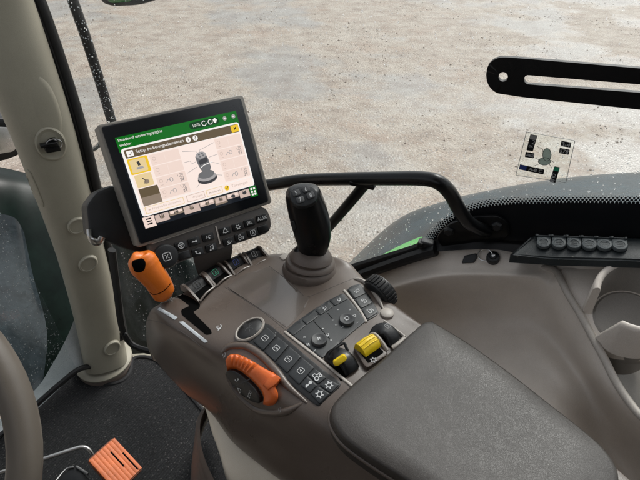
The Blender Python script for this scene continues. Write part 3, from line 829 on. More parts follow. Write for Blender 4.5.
f0 = [p+FW*.006-UP*.045 if i > 2 else p+FW*.002-UP*.01 for i, p in enumerate(grid[0])]
f1 = [p+FW*(-.002)-UP*.14 if i > 2 else p-UP*.03 for i, p in enumerate(grid[0])]
patch(bm, [f1, f0]+grid, 12, 10)
bmesh.ops.triangulate(bm, faces=bm.faces[:])
body = Surf(bm)
obj('body', bm, 'body', t, 75)
def fr_at(x, y, surf=None, xd=None):
    l, n = (surf or body).hit(x, y); return Frame(l, xd or RT, n)

# seams
bm = BM()
for line in ([(224, 286.5), (240, 297), (256, 307)], [(269, 266), (280, 274), (292, 284), (303, 295), (309, 296.5), (335, 286), (357, 277)],
             [(256, 307), (262, 311), (286, 330)], [(146, 319), (165, 324), (185, 334), (205, 350)]):
    pp = [V(p) for p in line]; pp = cat(pp, 5)
    sweep(bm, [body.at(p.x, p.y, .0000) for p in pp], .0005, .0004, seg=6)
obj('seam', bm, 'panel', t)
bm = BM()
for line in ([(285, 332), (300, 344), (318, 358), (336, 373), (353, 387)], [(344, 290.5), (352, 300), (360, 311), (366.5, 322.5)]):
    pp = cat([V(p) for p in line], 5); sweep(bm, [body.at(p.x, p.y, .0006) for p in pp], .0022, .0016, seg=8)
obj('raised_ridge', bm, 'trim', t)
bm = BM()
pp = cat([V(p) for p in [(222, 353), (228, 347), (237, 345.5), (248, 347), (263, 357), (277, 372), (288, 386), (307, 403)]], 6)
sweep(bm, [body.at(p.x, p.y, -.001) for p in pp], list(interp([.003, .005, .006, .006, .006, .006, .005, .002], len(pp))), seg=12, up=UP)
pp = cat([V(p) for p in [(224, 372), (232, 388), (245, 402), (262, 412), (285, 412), (304, 402)]], 6)
sweep(bm, [body.at(p.x, p.y, -.002) for p in pp], list(interp([.002, .004, .005, .006, .006, .002], len(pp))), seg=12)
obj('throttle_surround', bm, 'body', t)

bm = BM()
pad(bm, body, [(227, 287), (246, 274), (268.5, 267), (281, 275.5), (303, 296), (309, 298), (304, 310), (287, 328), (258, 307.5)], -.002, .0004, 0, 1.5)
obj('top_panel', bm, 'gloss', t)
# gate slot of the orange lever and its white scale
bm = BM()
pad(bm, body, [(172, 293), (178, 290), (200, 303), (200, 308), (193, 312), (211, 330), (212, 334), (206, 335), (182, 315), (181, 310), (190, 306)], -.004, .0006, 0, 2.0)
obj('lever_gate', bm, 'hole', t)
bm = BM()
pad(bm, body, [(157.5, 309.5), (160, 307.5), (178, 317.5), (175, 320)], -.001, .0007, 0, .8)
pad(bm, body, [(179, 322), (183.5, 321.5), (208, 341.5), (205, 343)], -.001, .0007, 0, .8)
obj('speed_scale', bm, 'decal', t)
for x, y, sz, hh in ((161.5, 302, .006, .0007), (218.5, 327, .0062, .0007), (224.5, 354.5, .0042, .003), (281, 408, .0042, .004)):
    bm = BM(); icon(bm, fr_at(x, y), 'swirl', sz, h=hh); obj('console_mark', bm, 'white' if hh < .001 else 'grey', t)

# orange hand lever
bm = BM()
base = body.at(166, 298, 0)
b0 = (base-CAM).dot(V((0, cp, -sp)))
ax = [(167, 297, b0-.004, 7), (164.5, 294, b0-.008, 11.2), (162, 289.5, b0-.013, 12.2), (157, 280.5, b0-.022, 13), (150.5, 272, b0-.030, 14.3), (145.2, 265.5, b0-.036, 15.4), (141.8, 260, b0-.041, 14.6), (139.8, 256.5, b0-.0445, 12), (138.8, 254.6, b0-.046, 8), (138.8, 254, b0-.0466, 2.5)]
P3 = [D(x, y, d) for x, y, d, r in ax]; rr = [r*d/FPX*.97 for x, y, d, r in ax]
sweep(bm, P3, rr, [r*.78 for r in rr], seg=28, up=(CAM-P3[3]).normalized(), smooth=4, sup=.92)
lev = Surf(bm)
hl = obj('range_lever', bm, 'orange', t, 60, label='orange hand lever with a thumb slot')
bm = BM(); pad(bm, lev, [(131.5, 263.5), (133, 260.5), (142.5, 257.8), (146, 262), (145, 269.5), (141, 272.5), (134.8, 272.2)], -.003, .0006, .0003, 3)
obj('thumb_slot', bm, 'hole', hl)
bm = BM(); pp = [V(p) for p in ((149.8, 292.5), (154, 294.5), (160, 293), (166, 289), (170.5, 283.5))]
sweep(bm, [lev.at(p.x, p.y, 0) for p in cat(pp, 4)], .0007, seg=6)
obj('ring_groove', bm, 'hole', hl)
bm = BM(); sweep(bm, [P3[0]+UP*.01, body.at(170, 300, -.005)], .0042, seg=10)
obj('stem', bm, 'steel', hl)

# four small rockers along the front edge
mods = [([(182, 288), (201, 277), (214.5, 287.5), (200, 302)], None), ([(202.5, 275.5), (217, 267), (231.5, 276), (216.5, 287)], 'greenink'),
        ([(224, 264.5), (239, 257.5), (251, 266.5), (235.5, 276)], 'blueink'), ([(243, 256), (257, 250), (270, 259), (253.5, 268)], 'grey')]
for q, ink in mods:
    bl, br, fr_, fl = [V(p) for p in q]
    def at(a, b, h=0.0):    # a: left-right, b: back-front
        p = (bl*(1-a)+br*a)*(1-b)+(fl*(1-a)+fr_*a)*b
        l = Z(p.x, p.y, .7525); return l+UP*h
    bm = BM(); slab(bm, [at(0, 0), at(1, 0), at(1, 1), at(0, 1)], UP, -.03, .001)
    h = obj('rocker_switch', bm, 'hole', t)
    bm = BM()
    for a in (0.0, 1.0):
        prof = [(-.04, -.004), (-.02, .006), (.10, .0115), (.28, .0125), (.5, .0105), (.75, .006), (.98, .0015), (1.02, -.004)]
        w = .05
        L = [at(a-w, b, hh) for b, hh in prof]; R_ = [at(a+w, b, hh) for b, hh in prof]
        l_ = [bm.verts.new(p) for p in L]; r_ = [bm.verts.new(p) for p in R_]
        for i in range(len(prof)-1): bm.faces.new((l_[i], l_[i+1], r_[i+1], r_[i]))
        bm.faces.new(l_); bm.faces.new(r_[::-1])
    sweep(bm, [at(0, 1, .001), at(.5, .98, .0035), at(1, 1, .001)], .0018, smooth=4, seg=8)
    obj('cheek', bm, 'body', h)
    bm = BM()
    prof = [(.02, .001), (.06, .008), (.2, .009), (.38, .007), (.50, .003), (.58, .001)]
    vsr = [[bm.verts.new(at(a, b, hh)) for b, hh in prof] for a in (.09, .91)]
    for i in range(len(prof)-1): bm.faces.new((vsr[0][i], vsr[0][i+1], vsr[1][i+1], vsr[1][i]))
    bm.faces.new(vsr[0]); bm.faces.new(vsr[1][::-1])
    obj('paddle', bm, 'blackmatte', h, 60)
    if True:
        bm = BM(); c = at(.5, .40, .0066); x = (at(1, .46)-at(0, .46)); y = at(.5, .38, .007)-at(.5, .50, .003)
        fr = Frame(c, x, x.cross(y)); k = x.length*.17
        icon(bm, fr, 'box2' if ink == 'greenink' else 'box3', k, h=.0012)
        obj('mark', bm, ink or 'key', h)

# joystick
bm = BM()
b = body.at(310, 266, 0); bd = (b-CAM).dot(V((0, cp, -sp)))
def JD(x, y, f): return D(x, y, bd-.145*f*.60)
bx = UP
rings = [(310, 273, -.02, 27), (310, 269, .03, 27.5), (310.5, 266, .06, 26.5), (310.5, 264.5, .075, 23.5), (310.5, 263, .09, 25), (311, 260, .12, 24), (311, 258.5, .14, 20.5), (311.2, 257, .155, 21.5), (311.5, 254.5, .18, 20), (311.8, 252, .21, 17.5), (312, 249, .25, 12)]
P3 = [JD(x, y, f) for x, y, f, r in rings]; k = bd/FPX
sweep(bm, P3, [r*k for *_, r in rings], seg=36, up=V((1, 0, 0)))
boot = obj('joystick', bm, 'boot', t, 50, label='joystick with black grip and brown ribbed boot')
bm = BM()
gp = [(311.5, 257, .15, 10), (312, 253, .19, 12), (313, 246, .26, 14.3), (313, 236, .37, 16.6), (311, 224, .50, 17.6), (307.6, 211, .64, 17.3), (304.8, 201, .75, 16.4), (303, 194, .83, 15.4), (302.3, 190.3, .875, 14), (302, 188.2, .90, 10.5), (301.9, 187.4, .91, 4)]
P3 = [JD(x, y, f) for x, y, f, r in gp]
sweep(bm, P3, [r*k*.97*(1-.1*f) for x, y, f, r in gp], [r*k*1.05 for x, y, f, r in gp], seg=36, up=V((1, 0, 0)), smooth=3, sup=.88)
gs = Surf(bm)
grip = obj('grip', bm, 'blackgloss', boot, 60)
# cap plate at the top, tilted to the driver
jo, jn = gs.hit(303.5, 196)
jn = ((CAM-jo).normalized()*.9+UP*.45).normalized()
class PlaneN(Plane):
    def __init__(s, o, n, xd): s.p = [o]; s.n = n; s.x = (xd-n*xd.dot(n)).normalized(); s.y = n.cross(s.x)
jq = PlaneN(jo+jn*.004, jn, D(314, 186, 1)-D(289, 195, 1))
bm = BM()
cpt = [(289.5, 194), (293, 189), (303, 186), (312, 186.5), (316.5, 191), (318, 198), (314, 203), (305, 206.5), (297, 206), (291.5, 202)]
pts = [jq.at(*p) for p in roundpoly(cpt, 4)]
slab(bm, pts, jq.n, -.014, .0012, .001)
obj('cap_plate', bm, 'key', boot)
for (x, y, dgt) in ((296.2, 193.4, '5'), (306, 189.8, '6'), (300.4, 200.2, '7'), (310.6, 195.8, '8')):
    fr = Frame(jq.at(x, y), jq.x, jq.n); bm = BM()
    slab(bm, [fr.p(a, b_) for a, b_ in rrect(0, 0, .0115, .0098, .003)], jq.n, .0010, .0030, .0008)
    text(bm, fr, dgt, 0, 0, hgt=.0056, h=.0033, mi=1)
    obj('button', bm, ['dial', 'white'], boot)
bm = BM(); pad(bm, gs, [(291.2, 222), (294, 220), (296.5, 229), (294.5, 231)], -.003, .003, .001, 1.5)
obj('side_trigger', bm, 'key', boot)
bm = BM(); fr = fr_at(293.8, 226.5, gs); text(bm, fr, '1', 0, 0, hgt=.006, h=.0035)
obj('trigger_mark', bm, 'white', boot)
bm = BM(); P3 = [JD(300.5, 255, .15), JD(302, 251, .19), JD(304, 244, .25)]
sweep(bm, P3, [8*k, 8*k, 4*k], seg=16, up=V((1, 0, 0)))
obj('grip_skirt', bm, 'blackgloss', boot)
# little latch plate beside it
bm = BM(); pad(bm, body, [(279, 257), (287, 253), (291, 257), (283, 261)], -.002, .002, .001, 1.5)
obj('small_plate', bm, 'trim', t)

# keypad with numbered keys
def quadgrid(q, a0, a1, b0, b1):
    A, B, Cc, Dd = [V(p) for p in q]
    f = lambda a, b: (A*(1-a)+B*a)*(1-b)+(Dd*(1-a)+Cc*a)*b
    return [tuple(f(a, b)) for a, b in ((a0, b0), (a1, b0), (a1, b1), (a0, b1))]
bm = BM(); pad(bm, body, [(262, 322.5), (270, 325), (287, 339.5), (305, 355), (322, 369), (341, 383), (340, 387), (319, 406.5), (314, 404), (290, 384), (276, 368), (262, 354), (245, 345), (246, 341)], -.003, .0012, .0005, 2)
kp = obj('numbered_keypad', bm, 'keypad', t)
mk = BM()
cent = [((253, 342), (267, 328), (277, 336.5), (263.5, 351.5), '1', (265.5, 339.5)), ((264.5, 352.5), (278, 337.5), (289, 346.5), (275.5, 362.5), '2', (276.8, 349.5)),
        ((276.5, 363.5), (290, 347.5), (301.5, 357.5), (287.5, 374), '3', (288.8, 360.5)), ((288.5, 375), (302.5, 358.5), (314.5, 368.5), (299.5, 385.5), '4', (301.2, 372))]
for a, b_, c, d, n, ctr in cent:
    bm = BM(); pad(bm, body, [a, b_, c, d], .0010, .0030, .001, 1.6, flat=True); obj('key', bm, 'key', kp)
    icon(mk, fr_at(*ctr), 'box'+n, .0046, h=.0036)
for q, ic in (([(305, 374.5), (315.5, 369.5), (327, 379), (317, 384)], None),):
    pass
for q, ic, ctr in (([(308, 375.5), (315.5, 369.8), (326.5, 378.5), (318.5, 385)], 'tractor', (315.8, 373.8)),
                   ([(319.5, 386), (327.5, 379.3), (339.5, 385.5), (331, 394)], 'gear', (330, 384.5)),
                   ([(301, 386), (307.5, 376.5), (317.5, 386), (310, 393.8)], 'beam', (305, 384.5)),
                   ([(311, 394.8), (318.5, 387), (330, 394.5), (320, 404.5)], 'gear', (317.5, 393.5))):
    bm = BM(); pad(bm, body, q, .0010, .0028, .001, 1.4, flat=True); obj('key', bm, 'key', kp)
    c = [sum(p[i] for p in q)/4 for i in (0, 1)]
    icon(mk, fr_at(*c), ic, .0062, h=.0034)
icon(mk, fr_at(276.2, 334.4), 'dot', .0012, h=.0036); icon(mk, fr_at(322.5, 377.4), 'dot', .0012, h=.0034)
obj('key_marks', mk, 'white', kp)
# oval logo button with its ring
l, n = body.hit(250.3, 330)
bm = BM(); xdir = body.at(262, 320)-body.at(239, 339)
rr = .0225
lathe(bm, l, n, [(rr*1.10, -.003), (rr*1.10, .003), (rr*1.03, .0044), (rr*.95, .0040), (rr*.92, .0010), (rr*.5, .0010)], 40, x=xdir, sx=1.0, sy=.66)
rb = obj('logo_button', bm, 'trim', t)
bm = BM(); lathe(bm, l, n, [(rr*.93, .0), (rr*.93, .0022), (rr*.86, .0032), (rr*.4, .0038), (.0005, .0039)], 40, x=xdir, sx=1.0, sy=.66)
obj('button_face', bm, 'keypad', rb)
bm = BM(); fr = Frame(l, RT, n)
stroke(bm, fr, [(-.0075, .001), (-.004, .0035), (.0005, .0025), (.006, .0032)], .0011, .0042); stroke(bm, fr, [(-.0035, .0030), (-.001, -.001), (-.004, -.0045)], .0011, .0042)
stroke(bm, fr, [(-.0006, .002), (.003, -.0008), (.0018, -.0048)], .0011, .0042); stroke(bm, fr, [(.003, .0035), (.004, .0065), (.007, .0060)], .0009, .0042)
obj('deer_mark', bm, 'dial', rb)

# control pad with two dials
bm = BM(); pad(bm, body, [(286, 331), (296, 322.5), (312, 311), (328, 301), (343, 293.5), (354, 306), (366, 321.5), (352, 333), (338, 345), (322, 359), (304, 344)], -.003, .0014, .0006, 2)
cpad = obj('dial_keypad', bm, 'key', t)
mk = BM()
for a, b_, ic in (((288, 331.5), (300.5, 321.5), 'tri'), ((301.5, 320.5), (313.5, 312), 'tri'), ((315, 311), (328, 302.5), 'swirl'), ((329.5, 301.5), (342, 295), 'swirl')):
    d = V((5.4, 5.2)); a, b_ = V(a), V(b_)
    bm = BM(); pad(bm, body, [tuple(a), tuple(b_), tuple(b_+d), tuple(a+d)], .0012, .0026, .0008, 1.2, flat=True); obj('key', bm, 'key', cpad)
    c = (a+b_+d)/2
    mm = mk
    if ic == 'swirl': icon(mk, fr_at(c.x, c.y), ic, .0045, h=.0032)
bm = BM()
for a, b_ in (((309, 318), (340, 352)),): pass
for line in ([(296, 332), (302, 327)], [(302, 327), (320, 314), (345, 300)]):
    sweep(bm, [body.at(*p, .0012) for p in line], .0006, seg=6)
for line in ([(313, 321), (330, 340)], [(333, 320), (328, 314)]):
    sweep(bm, [body.at(*p, .0012) for p in line], .0007, seg=6)
obj('groove', bm, 'hole', cpad)
for x, y, ic in ((319.3, 341.8, 'fan'), (346.8, 321.5, 'cycle')):
    l, n = body.hit(x, y); bm = BM(); rr = .0112
    lathe(bm, l, n, [(rr, 0), (rr, .0055), (rr*.93, .0068), (rr*.7, .0066), (rr*.6, .0058), (.0005, .0056)], 32)
    dl = obj('dial', bm, 'dial', cpad)
    icon(mk, Frame(l, RT, n), ic, .0042, h=.0070)
for x, y, ic, sz in ((304.5, 338, 'plus', .0026), (308, 345.5, 'fan', .004), (314.5, 351.5, 'minus', .003), (323, 329.5, 'dot', .0018), (327, 335.5, 'swirl', .0036), (331, 341, 'dot', .002),
                     (338, 310.5, 'dot', .0016), (342.5, 328, 'minus', .0026), (336, 326, 'tri', .0024), (350, 310.5, 'plus', .0026), (354.5, 316.5, 'gear', .0034), (357.5, 323.5, 'minus', .0026), (333, 320.5, 'tri', .002)):
    icon(mk, fr_at(x, y), ic, sz, h=.0020)
obj('pad_marks', mk, 'white', cpad)
# SET block
bm = BM(); pad(bm, body, [(347, 290), (352, 286), (360, 284), (370, 297), (379, 313), (375, 317), (367, 321), (358, 306)], -.003, .0012, .0005, 1.5)
sb = obj('set_keypad', bm, 'keypad', t)
mk = BM()
for q, ic in (([(348, 290.5), (359.5, 285), (366, 294), (354.5, 299.5)], 'SET'), ([(355, 300.3), (366.5, 294.8), (372.5, 303.5), (361, 309.5)], 'lock'), ([(361.5, 310.3), (373, 304.3), (378.3, 313), (367, 320)], 'tractor')):
    bm = BM(); pad(bm, body, q, .0010, .0026, .0008, 1.3, flat=True); obj('key', bm, 'key', sb)
    c = [sum(p[i] for p in q)/4 for i in (0, 1)]
    if ic == 'SET': text(mk, fr_at(*c), 'SET', 0, 0, hgt=.0048, h=.0031)
    else: icon(mk, fr_at(*c), ic, .0050, h=.0031)
obj('set_marks', mk, 'white', sb)

# knurled wheel at the right
c = body.at(379, 292, .006); ax = (RT*.93+UP*.25-FW*.1).normalized()
bm = BM(); rr = .0265
c = c - UP*.004
lathe(bm, c, ax, [(rr*.8, -.012), (rr*.95, -.010), (rr, -.007), (rr, .009), (rr*.94, .012), (rr*.7, .013), (rr*.66, .011), (.0005, .011)], 40)
kw = obj('scroll_wheel', bm, 'black', t)
bm = BM(); x = ax.orthogonal().normalized(); y = ax.cross(x)
for j in range(26):
    a = 2*math.pi*j/26; rdir = x*math.cos(a)+y*math.sin(a); td = ax.cross(rdir)
    box(bm, c+rdir*(rr+.0004)+ax*.001, td*.0021, ax*.0085, rdir*.0016, .0007)
obj('knurling', bm, 'rubber', kw)
bm = BM(); pp = [body.at(*p, .001) for p in ((354, 279), (361, 281), (369, 287), (378, 299), (384, 311))]
pp = cat(pp, 4); sweep(bm, pp, list(interp([.001, .0035, .0035, .0035, .001], len(pp))), list(interp([.001, .0045, .0055, .0045, .001], len(pp))), seg=10)
obj('wheel_housing', bm, 'trim', t)
bm = BM(); l, n = body.hit(387, 314); lathe(bm, l, n, [(.010, -.004), (.010, .003), (.008, .0045), (.0005, .0045)], 24)
obj('lock_button', bm, 'trim', t)

# orange throttle wheel: crescent with a flag and dark face
bm = BM()
outer = [(225.8, 362), (228, 357.5), (233, 355.2), (240, 356.3), (247, 359.5), (256, 364.5), (264, 369.5), (270.5, 373), (274.5, 374.5)]
inner = [(227.5, 371.5), (231, 369), (236, 369), (242, 372), (249.5, 378), (256, 384.5), (261.5, 391), (264, 398), (263, 404.5)]
right = [(274.5, 374.5), (279, 379.5), (277.5, 384.5), (275, 387.5), (278, 394), (278, 400), (274.5, 405), (268.5, 406)]
ol, on_ = on(body, outer+right[1:]+inner[::-1])
n = V((0, 0, 1))*.6+(CAM-ol[0]).normalized()*.6; n.normalize()
cm = sum(ol, V((0, 0, 0)))/len(ol)
bm2 = BM()
# cross-section: quad strip between outer and inner with a rounded crown
oo = cat([V(p) for p in outer+right[2:]], 4); ii = cat([V(p) for p in inner], 4)
kk = 36
def resamp(l, m):
    s_ = [0]
    for a, b_ in zip(l[:-1], l[1:]): s_.append(s_[-1]+(b_-a).length)
    out = []
    for q in np.linspace(0, s_[-1], m):
        i = max(0, min(len(l)-2, int(np.searchsorted(s_, q))-1)); f = (q-s_[i])/max(1e-9, s_[i+1]-s_[i]); out.append(l[i].lerp(l[i+1], f))
    return out
oo = resamp([V(p) for p in outer+right], kk); ii = resamp([V(p) for p in inner], kk)
prof = [(0, -.004), (0, .006), (.08, .0095), (.25, .0115), (.5, .0120), (.8, .0105), (.96, .0085), (1, .004), (1, -.004)]
rings = []
for i in range(kk):
    rib = .0013*math.cos((i-3)*math.pi) if 2 < i < 15 else 0
    R = []
    for f, h in prof:
        p = oo[i].lerp(ii[i], f); l, nn = body.hit(p.x, p.y)
        R.append(bm2.verts.new(l+n*(h+(rib if h > .007 else 0))))
    rings.append(R)
for a, b_ in zip(rings[:-1], rings[1:]):
    for j in range(len(prof)-1): bm2.faces.new((a[j], a[j+1], b_[j+1], b_[j]))
bm2.faces.new(rings[0]); bm2.faces.new(rings[-1][::-1])
th = obj('throttle_wheel', bm2, 'orange2', t, 50, label='red-orange ribbed throttle wheel with a raised flag')
bm2 = BM(); l1, l2 = body.at(270, 373.5), body.at(279, 381)
fl = [(263, 388), (268, 381.5), (277.5, 378.5), (280.5, 381.5), (277, 386.5), (268, 393)]
pf, nf = on(body, fl); slab(bm2, pf, n, .004, .0155, .002)
obj('flag', bm2, 'orange2', th)
bm2 = BM(); pad(bm2, body, [(228, 372), (231, 369), (236, 369), (243, 373), (251, 380), (258, 387.5), (263, 396), (263, 402), (256, 400), (245, 394), (236, 385)], -.002, .0065, .001, 2)
fc = obj('throttle_face', bm2, 'keypad', th)
bm2 = BM()
for line in ([(236, 385), (247, 381), (254, 378.5)], [(247, 381), (251, 397)]):
    sweep(bm2, [body.at(*p, .0066) for p in line], .0006, seg=6)
obj('groove', bm2, 'dial', fc)
bm2 = BM(); fr = fr_at(240.5, 377.5); icon(bm2, fr, 'phone', .0046, h=.0072); fr = fr_at(243.5, 388); icon(bm2, fr, 'ring', .0046, h=.0072)
fr = fr_at(253.5, 392); text(bm2, fr, 'ECO', 0, 0, w=.0125, h=.0072)
obj('face_marks', bm2, 'white', fc)

# three finger levers beside the armrest: two yellow topped, one black
def lever_box(q, mat, h0, h1, name='lever_well'):
    bm = BM(); pad(bm, body, q, h0, h1, .001, 1.5); return obj(name, bm, mat, t)
# left: black cradle with small yellow top
w = lever_box([(328, 362), (341, 352), (356, 369), (341, 382)], 'hole', -.003, .0008)
bm = BM(); P3 = [body.at(331, 362.5, .0), body.at(335, 359.5, .009), body.at(341, 362, .012), body.at(347, 366.5, .010), body.at(352, 371.5, .001)]
xx = (body.at(349, 360)-body.at(337, 371)).normalized()
sweep(bm, [p for p in cat(P3, 4)], [.012]*17, [.005]*17, seg=16, up=UP, sup=.7)
ls = obj('small_lever', bm, 'blackgloss', t, label='small black lever with a yellow top')
lv = Plane([(331, 360), (343, 351), (349, 357), (337, 366)], (body.at(339, 358)-CAM).dot(V((0, cp, -sp)))-.024)
bm = BM(); pts = [lv.at(*p) for p in roundpoly([(333, 361.2), (343.8, 354.2), (347, 357.5), (346, 360.5), (337, 366.4), (333.2, 364.5)], 2)]
slab(bm, pts, lv.n, -.006, .003, .0018)
obj('yellow_top', bm, 'yellow', ls)
bm = BM()
for pth in ([(330, 362, .006), (329, 359, .008), (334, 354.5, .012), (343, 348.8, .012), (346, 352.5, .010), (347.5, 355, .008)],):
    sweep(bm, cat([body.at(x, y, h_) for x, y, h_ in pth], 4), .0022, seg=8)
obj('guard_hoop', bm, 'blackgloss', ls)
# middle: big yellow knob in a taupe cradle
bm = BM()
hq = [(353, 350), (371, 338), (375, 341), (387, 354), (386, 358.5), (367, 371), (363.5, 368)]
p_, n_ = on(body, roundpoly(hq, 2)); slab(bm, p_, n_, -.004, .007, .002)
lc = obj('yellow_lever', bm, 'body', t, label='large bright yellow ridged lever in a brown cradle')
bm = BM(); p_, n_ = on(body, roundpoly([(357, 353), (371, 343.5), (383.5, 355.5), (368, 366.5)], 1.5)); slab(bm, p_, n_, .0065, .0076)
obj('cradle_floor', bm, 'hole', lc)
bm = BM()
y0, y1 = body.at(354.5, 352.5), body.at(370.5, 341.5); xd = (y1-y0); fw = (body.at(378, 356)-body.at(366, 346)); fw = fw.normalized()
prof = [(-.002, .004), (-.0015, .016), (.002, .0205), (.006, .0218), (.010, .0212), (.0145, .0185), (.0185, .0125), (.020, .006)]
A_ = [[bm.verts.new(y0+xd*a+fw*d+UP*h_*(1-.12*abs(a-.5)*2)) for d, h_ in prof] for a in np.linspace(.04, .98, 9)]
for a, b_ in zip(A_[:-1], A_[1:]):
    for j in range(len(prof)-1): bm.faces.new((a[j], a[j+1], b_[j+1], b_[j]))
bm.faces.new(A_[0]); bm.faces.new(A_[-1][::-1]); 
ky = obj('yellow_knob', bm, 'yellow', lc, 50)
bm = BM()
for d, h_ in ((.004, .0216), (.009, .0217), (.0135, .0194)):
    sweep(bm, [y0+xd*a+fw*d+UP*h_*(1-.12*abs(a-.5)*2) for a in np.linspace(.1, .92, 7)], .0009, seg=6)
obj('grip_rib', bm, 'yellow', ky)
bm = BM(); icon(bm, fr_at(373, 363.5), 'gear', .0055, h=.0080); obj('cradle_mark', bm, 'grey', lc)
bm = BM(); sweep(bm, cat([body.at(*p) + UP*h_ for p, h_ in (((370, 338.5), .004), ((374, 340.5), .012), ((380, 346), .011), ((387, 353.5), .006))], 5), .0028, .004, seg=10)
obj('cradle_cheek', bm, 'trim', lc)
# right: black switch in a pocket
bm = BM(); p_, n_ = on(body, roundpoly([(374, 333), (385, 323.5), (404, 338), (391, 349)], 2)); slab(bm, p_, n_, -.004, .001)
bs = obj('black_rocker', bm, 'hole', t, label='black rocker in a dark pocket beside the yellow lever')
bm = BM(); P3 = [body.at(376, 337, .0), body.at(379, 334, .008), body.at(385, 335, .0115), body.at(391, 339, .008), body.at(395, 343, .0)]
sweep(bm, cat(P3, 4), [.011]*17, [.005]*17, seg=16, up=UP, sup=.7)
obj('paddle', bm, 'black', bs)
bm = BM(); icon(bm, fr_at(386.5, 333.5), 'box3', .0042, h=.0172); obj('mark', bm, 'grey', bs)
bm = BM(); sweep(bm, cat([body.at(392, 349, .002), body.at(397.5, 346, .0035), body.at(404.5, 339.5, .003)], 5), .0035, .003, seg=10)
sweep(bm, cat([body.at(384, 323, .003), body.at(393, 330, .004), body.at(404.5, 338.5, .003)], 5), .0022, .003, seg=10)
obj('pocket_lip', bm, 'trim', bs)

# leather armrest pad
ptop = .772
outl = [(425, 328.5), (429, 328.3), (434, 330), (470, 352.5), (510, 382), (550, 414), (585, 442), (605, 462), (615, 486), (606, 520), (560, 560), (500, 560), (452, 525), (412, 494), (372, 468), (345, 448), (333, 432), (330, 420), (334, 409), (352, 391), (380, 367), (405, 344), (420, 331)]
O = [V(p) for p in outl]; O.append(O[0]); O = cat(O, 5)[:-1]
cc = V((455, 430))
bm = BM(); rings = []
for ins, h in ((.0, -.030), (.0, -.010), (.004, -.0035), (.011, -.0006), (.022, .0012), (.05, .003), (.30, .0045), (.7, .0050), (.93, .005)):
    rings.append([bm.verts.new(Z(*(cc+(p-cc)*(1-ins)), ptop-.016) + UP*(.016+h)) for p in O])
for a, b_ in zip(rings[:-1], rings[1:]):
    for j in range(len(O)): bm.faces.new((a[j], a[(j+1) % len(O)], b_[(j+1) % len(O)], b_[j]))
bm.faces.new(rings[-1])
obj('armrest_pad', bm, 'leather', t, 60)
bm = BM(); pp = [Z(p.x, p.y, ptop-.016)+UP*.0035 for p in (cc+(q-cc)*1.004 for q in O)]
sweep(bm, pp+[pp[0]], .0022, seg=8); obj('pad_piping', bm, 'body', t)

# ================================================================ SEAT BASE under the console
t = thing('seat_base', 'beige seat side and ribbed brown bellows below the console', 'seat', Z(230, 470, 0))
bm = BM()
patch(bm, [[Z(204, 404, .57), Z(222, 420, .575), Z(250, 450, .57), Z(300, 490, .57), Z(380, 560, .57)],
           [Z(207, 414, .56), Z(215, 436, .56), Z(238, 472, .56), Z(290, 520, .53), Z(370, 590, .53)],
           [Z(211, 426, .545), Z(219, 452, .54), Z(234, 492, .53), Z(285, 550, .44), Z(365, 620, .44)],
           [Z(222, 450, .51), Z(228, 478, .48), Z(240, 515, .43), Z(285, 585, .32), Z(360, 660, .32)]], 6, 6)
obj('side_panel', bm, 'beige', t, 60)
bm = BM()
pr = []
n_r = 9
for k_ in range(n_r*2+1):
    f = k_/(n_r*2); off = 4.0 if k_ % 2 else 0
    z = .55-.49*f
    pr.append([Z(210+6*f-off*.2, 405+12*f, z), Z(203-2*f-off, 414+24*f, z), Z(200-6*f-off, 430+60*f, z), Z(206-4*f-off, 462+110*f, z), Z(240-off, 530+120*f, z)])
    pr[-1].insert(0, Z(226+10*f, 418+60*f, z))
patch(bm, pr, 2, 6)
obj('bellows', bm, 'boot', t, 60)

# ================================================================ MONITOR
quad = [(97, 125), (243, 94.5), (272.5, 203), (138, 248)]
SP = Plane(quad, .70)
t = thing('monitor', 'touchscreen monitor in a black and taupe frame showing a joystick setup page', 'monitor', SP.at(185, 170))
def sat(pts, off=0): return [SP.at(x, y) for x, y in pts]
bm = BM(); slab(bm, sat(roundpoly(quad, 3.2)), SP.n, -.034, 0, .002)
obj('housing', bm, 'bezel', t)
def shrink(q, k):
    c = sum((V(p) for p in q), V((0, 0)))/len(q); return [tuple(c+(V(p)-c)*k) for p in q]
bm = BM(); slab(bm, sat(roundpoly(shrink(quad, .955), 3)), SP.n, -.001, .0012, .0006)
obj('front_frame', bm, 'screenblack', t)
SQ = [(114.6, 138), (235.5, 110.8), (257.8, 195.6), (144.8, 229)]
pc = sat(SQ)
def UVp(u, v, h):
    return (pc[0]*(1-u)+pc[1]*u)*(1-v)+(pc[3]*(1-u)+pc[2]*u)*v + SP.n*h
class UVF:
    def __init__(s, u, v): s.u, s.v = u, v
    def p(s, a, b, h=0): return UVp(s.u+a, s.v-b*1.36, h)
SM = ['s_bg', 's_green', 's_dgreen', 's_white', 's_brown', 's_peach', 's_pink', 's_yellow', 's_pale', 's_tan', 's_grey', 's_dark', 's_black', 's_mid', 's_lgrey']
M['s_bg'] = emit('s_bg', (.012, .015, .02)); M['s_green'] = emit('s_green', (.006, .145, .014)); M['s_dgreen'] = emit('s_dgreen', (.004, .05, .012))
M['s_white'] = emit('s_white', (.93, .90, .87)); M['s_brown'] = emit('s_brown', (.13, .095, .055)); M['s_peach'] = emit('s_peach', (.97, .82, .75))
M['s_pink'] = emit('s_pink', (.88, .70, .62)); M['s_yellow'] = emit('s_yellow', (.86, .56, .03)); M['s_pale'] = emit('s_pale', (.80, .62, .33))
M['s_tan'] = emit('s_tan', (.27, .21, .16)); M['s_grey'] = emit('s_grey', (.16, .16, .165)); M['s_dark'] = emit('s_dark', (.05, .05, .055)); M['s_black'] = emit('s_black', (.008, .008, .01))
M['s_mid'] = emit('s_mid', (.62, .48, .42)); M['s_lgrey'] = emit('s_lgrey', (.38, .36, .36))
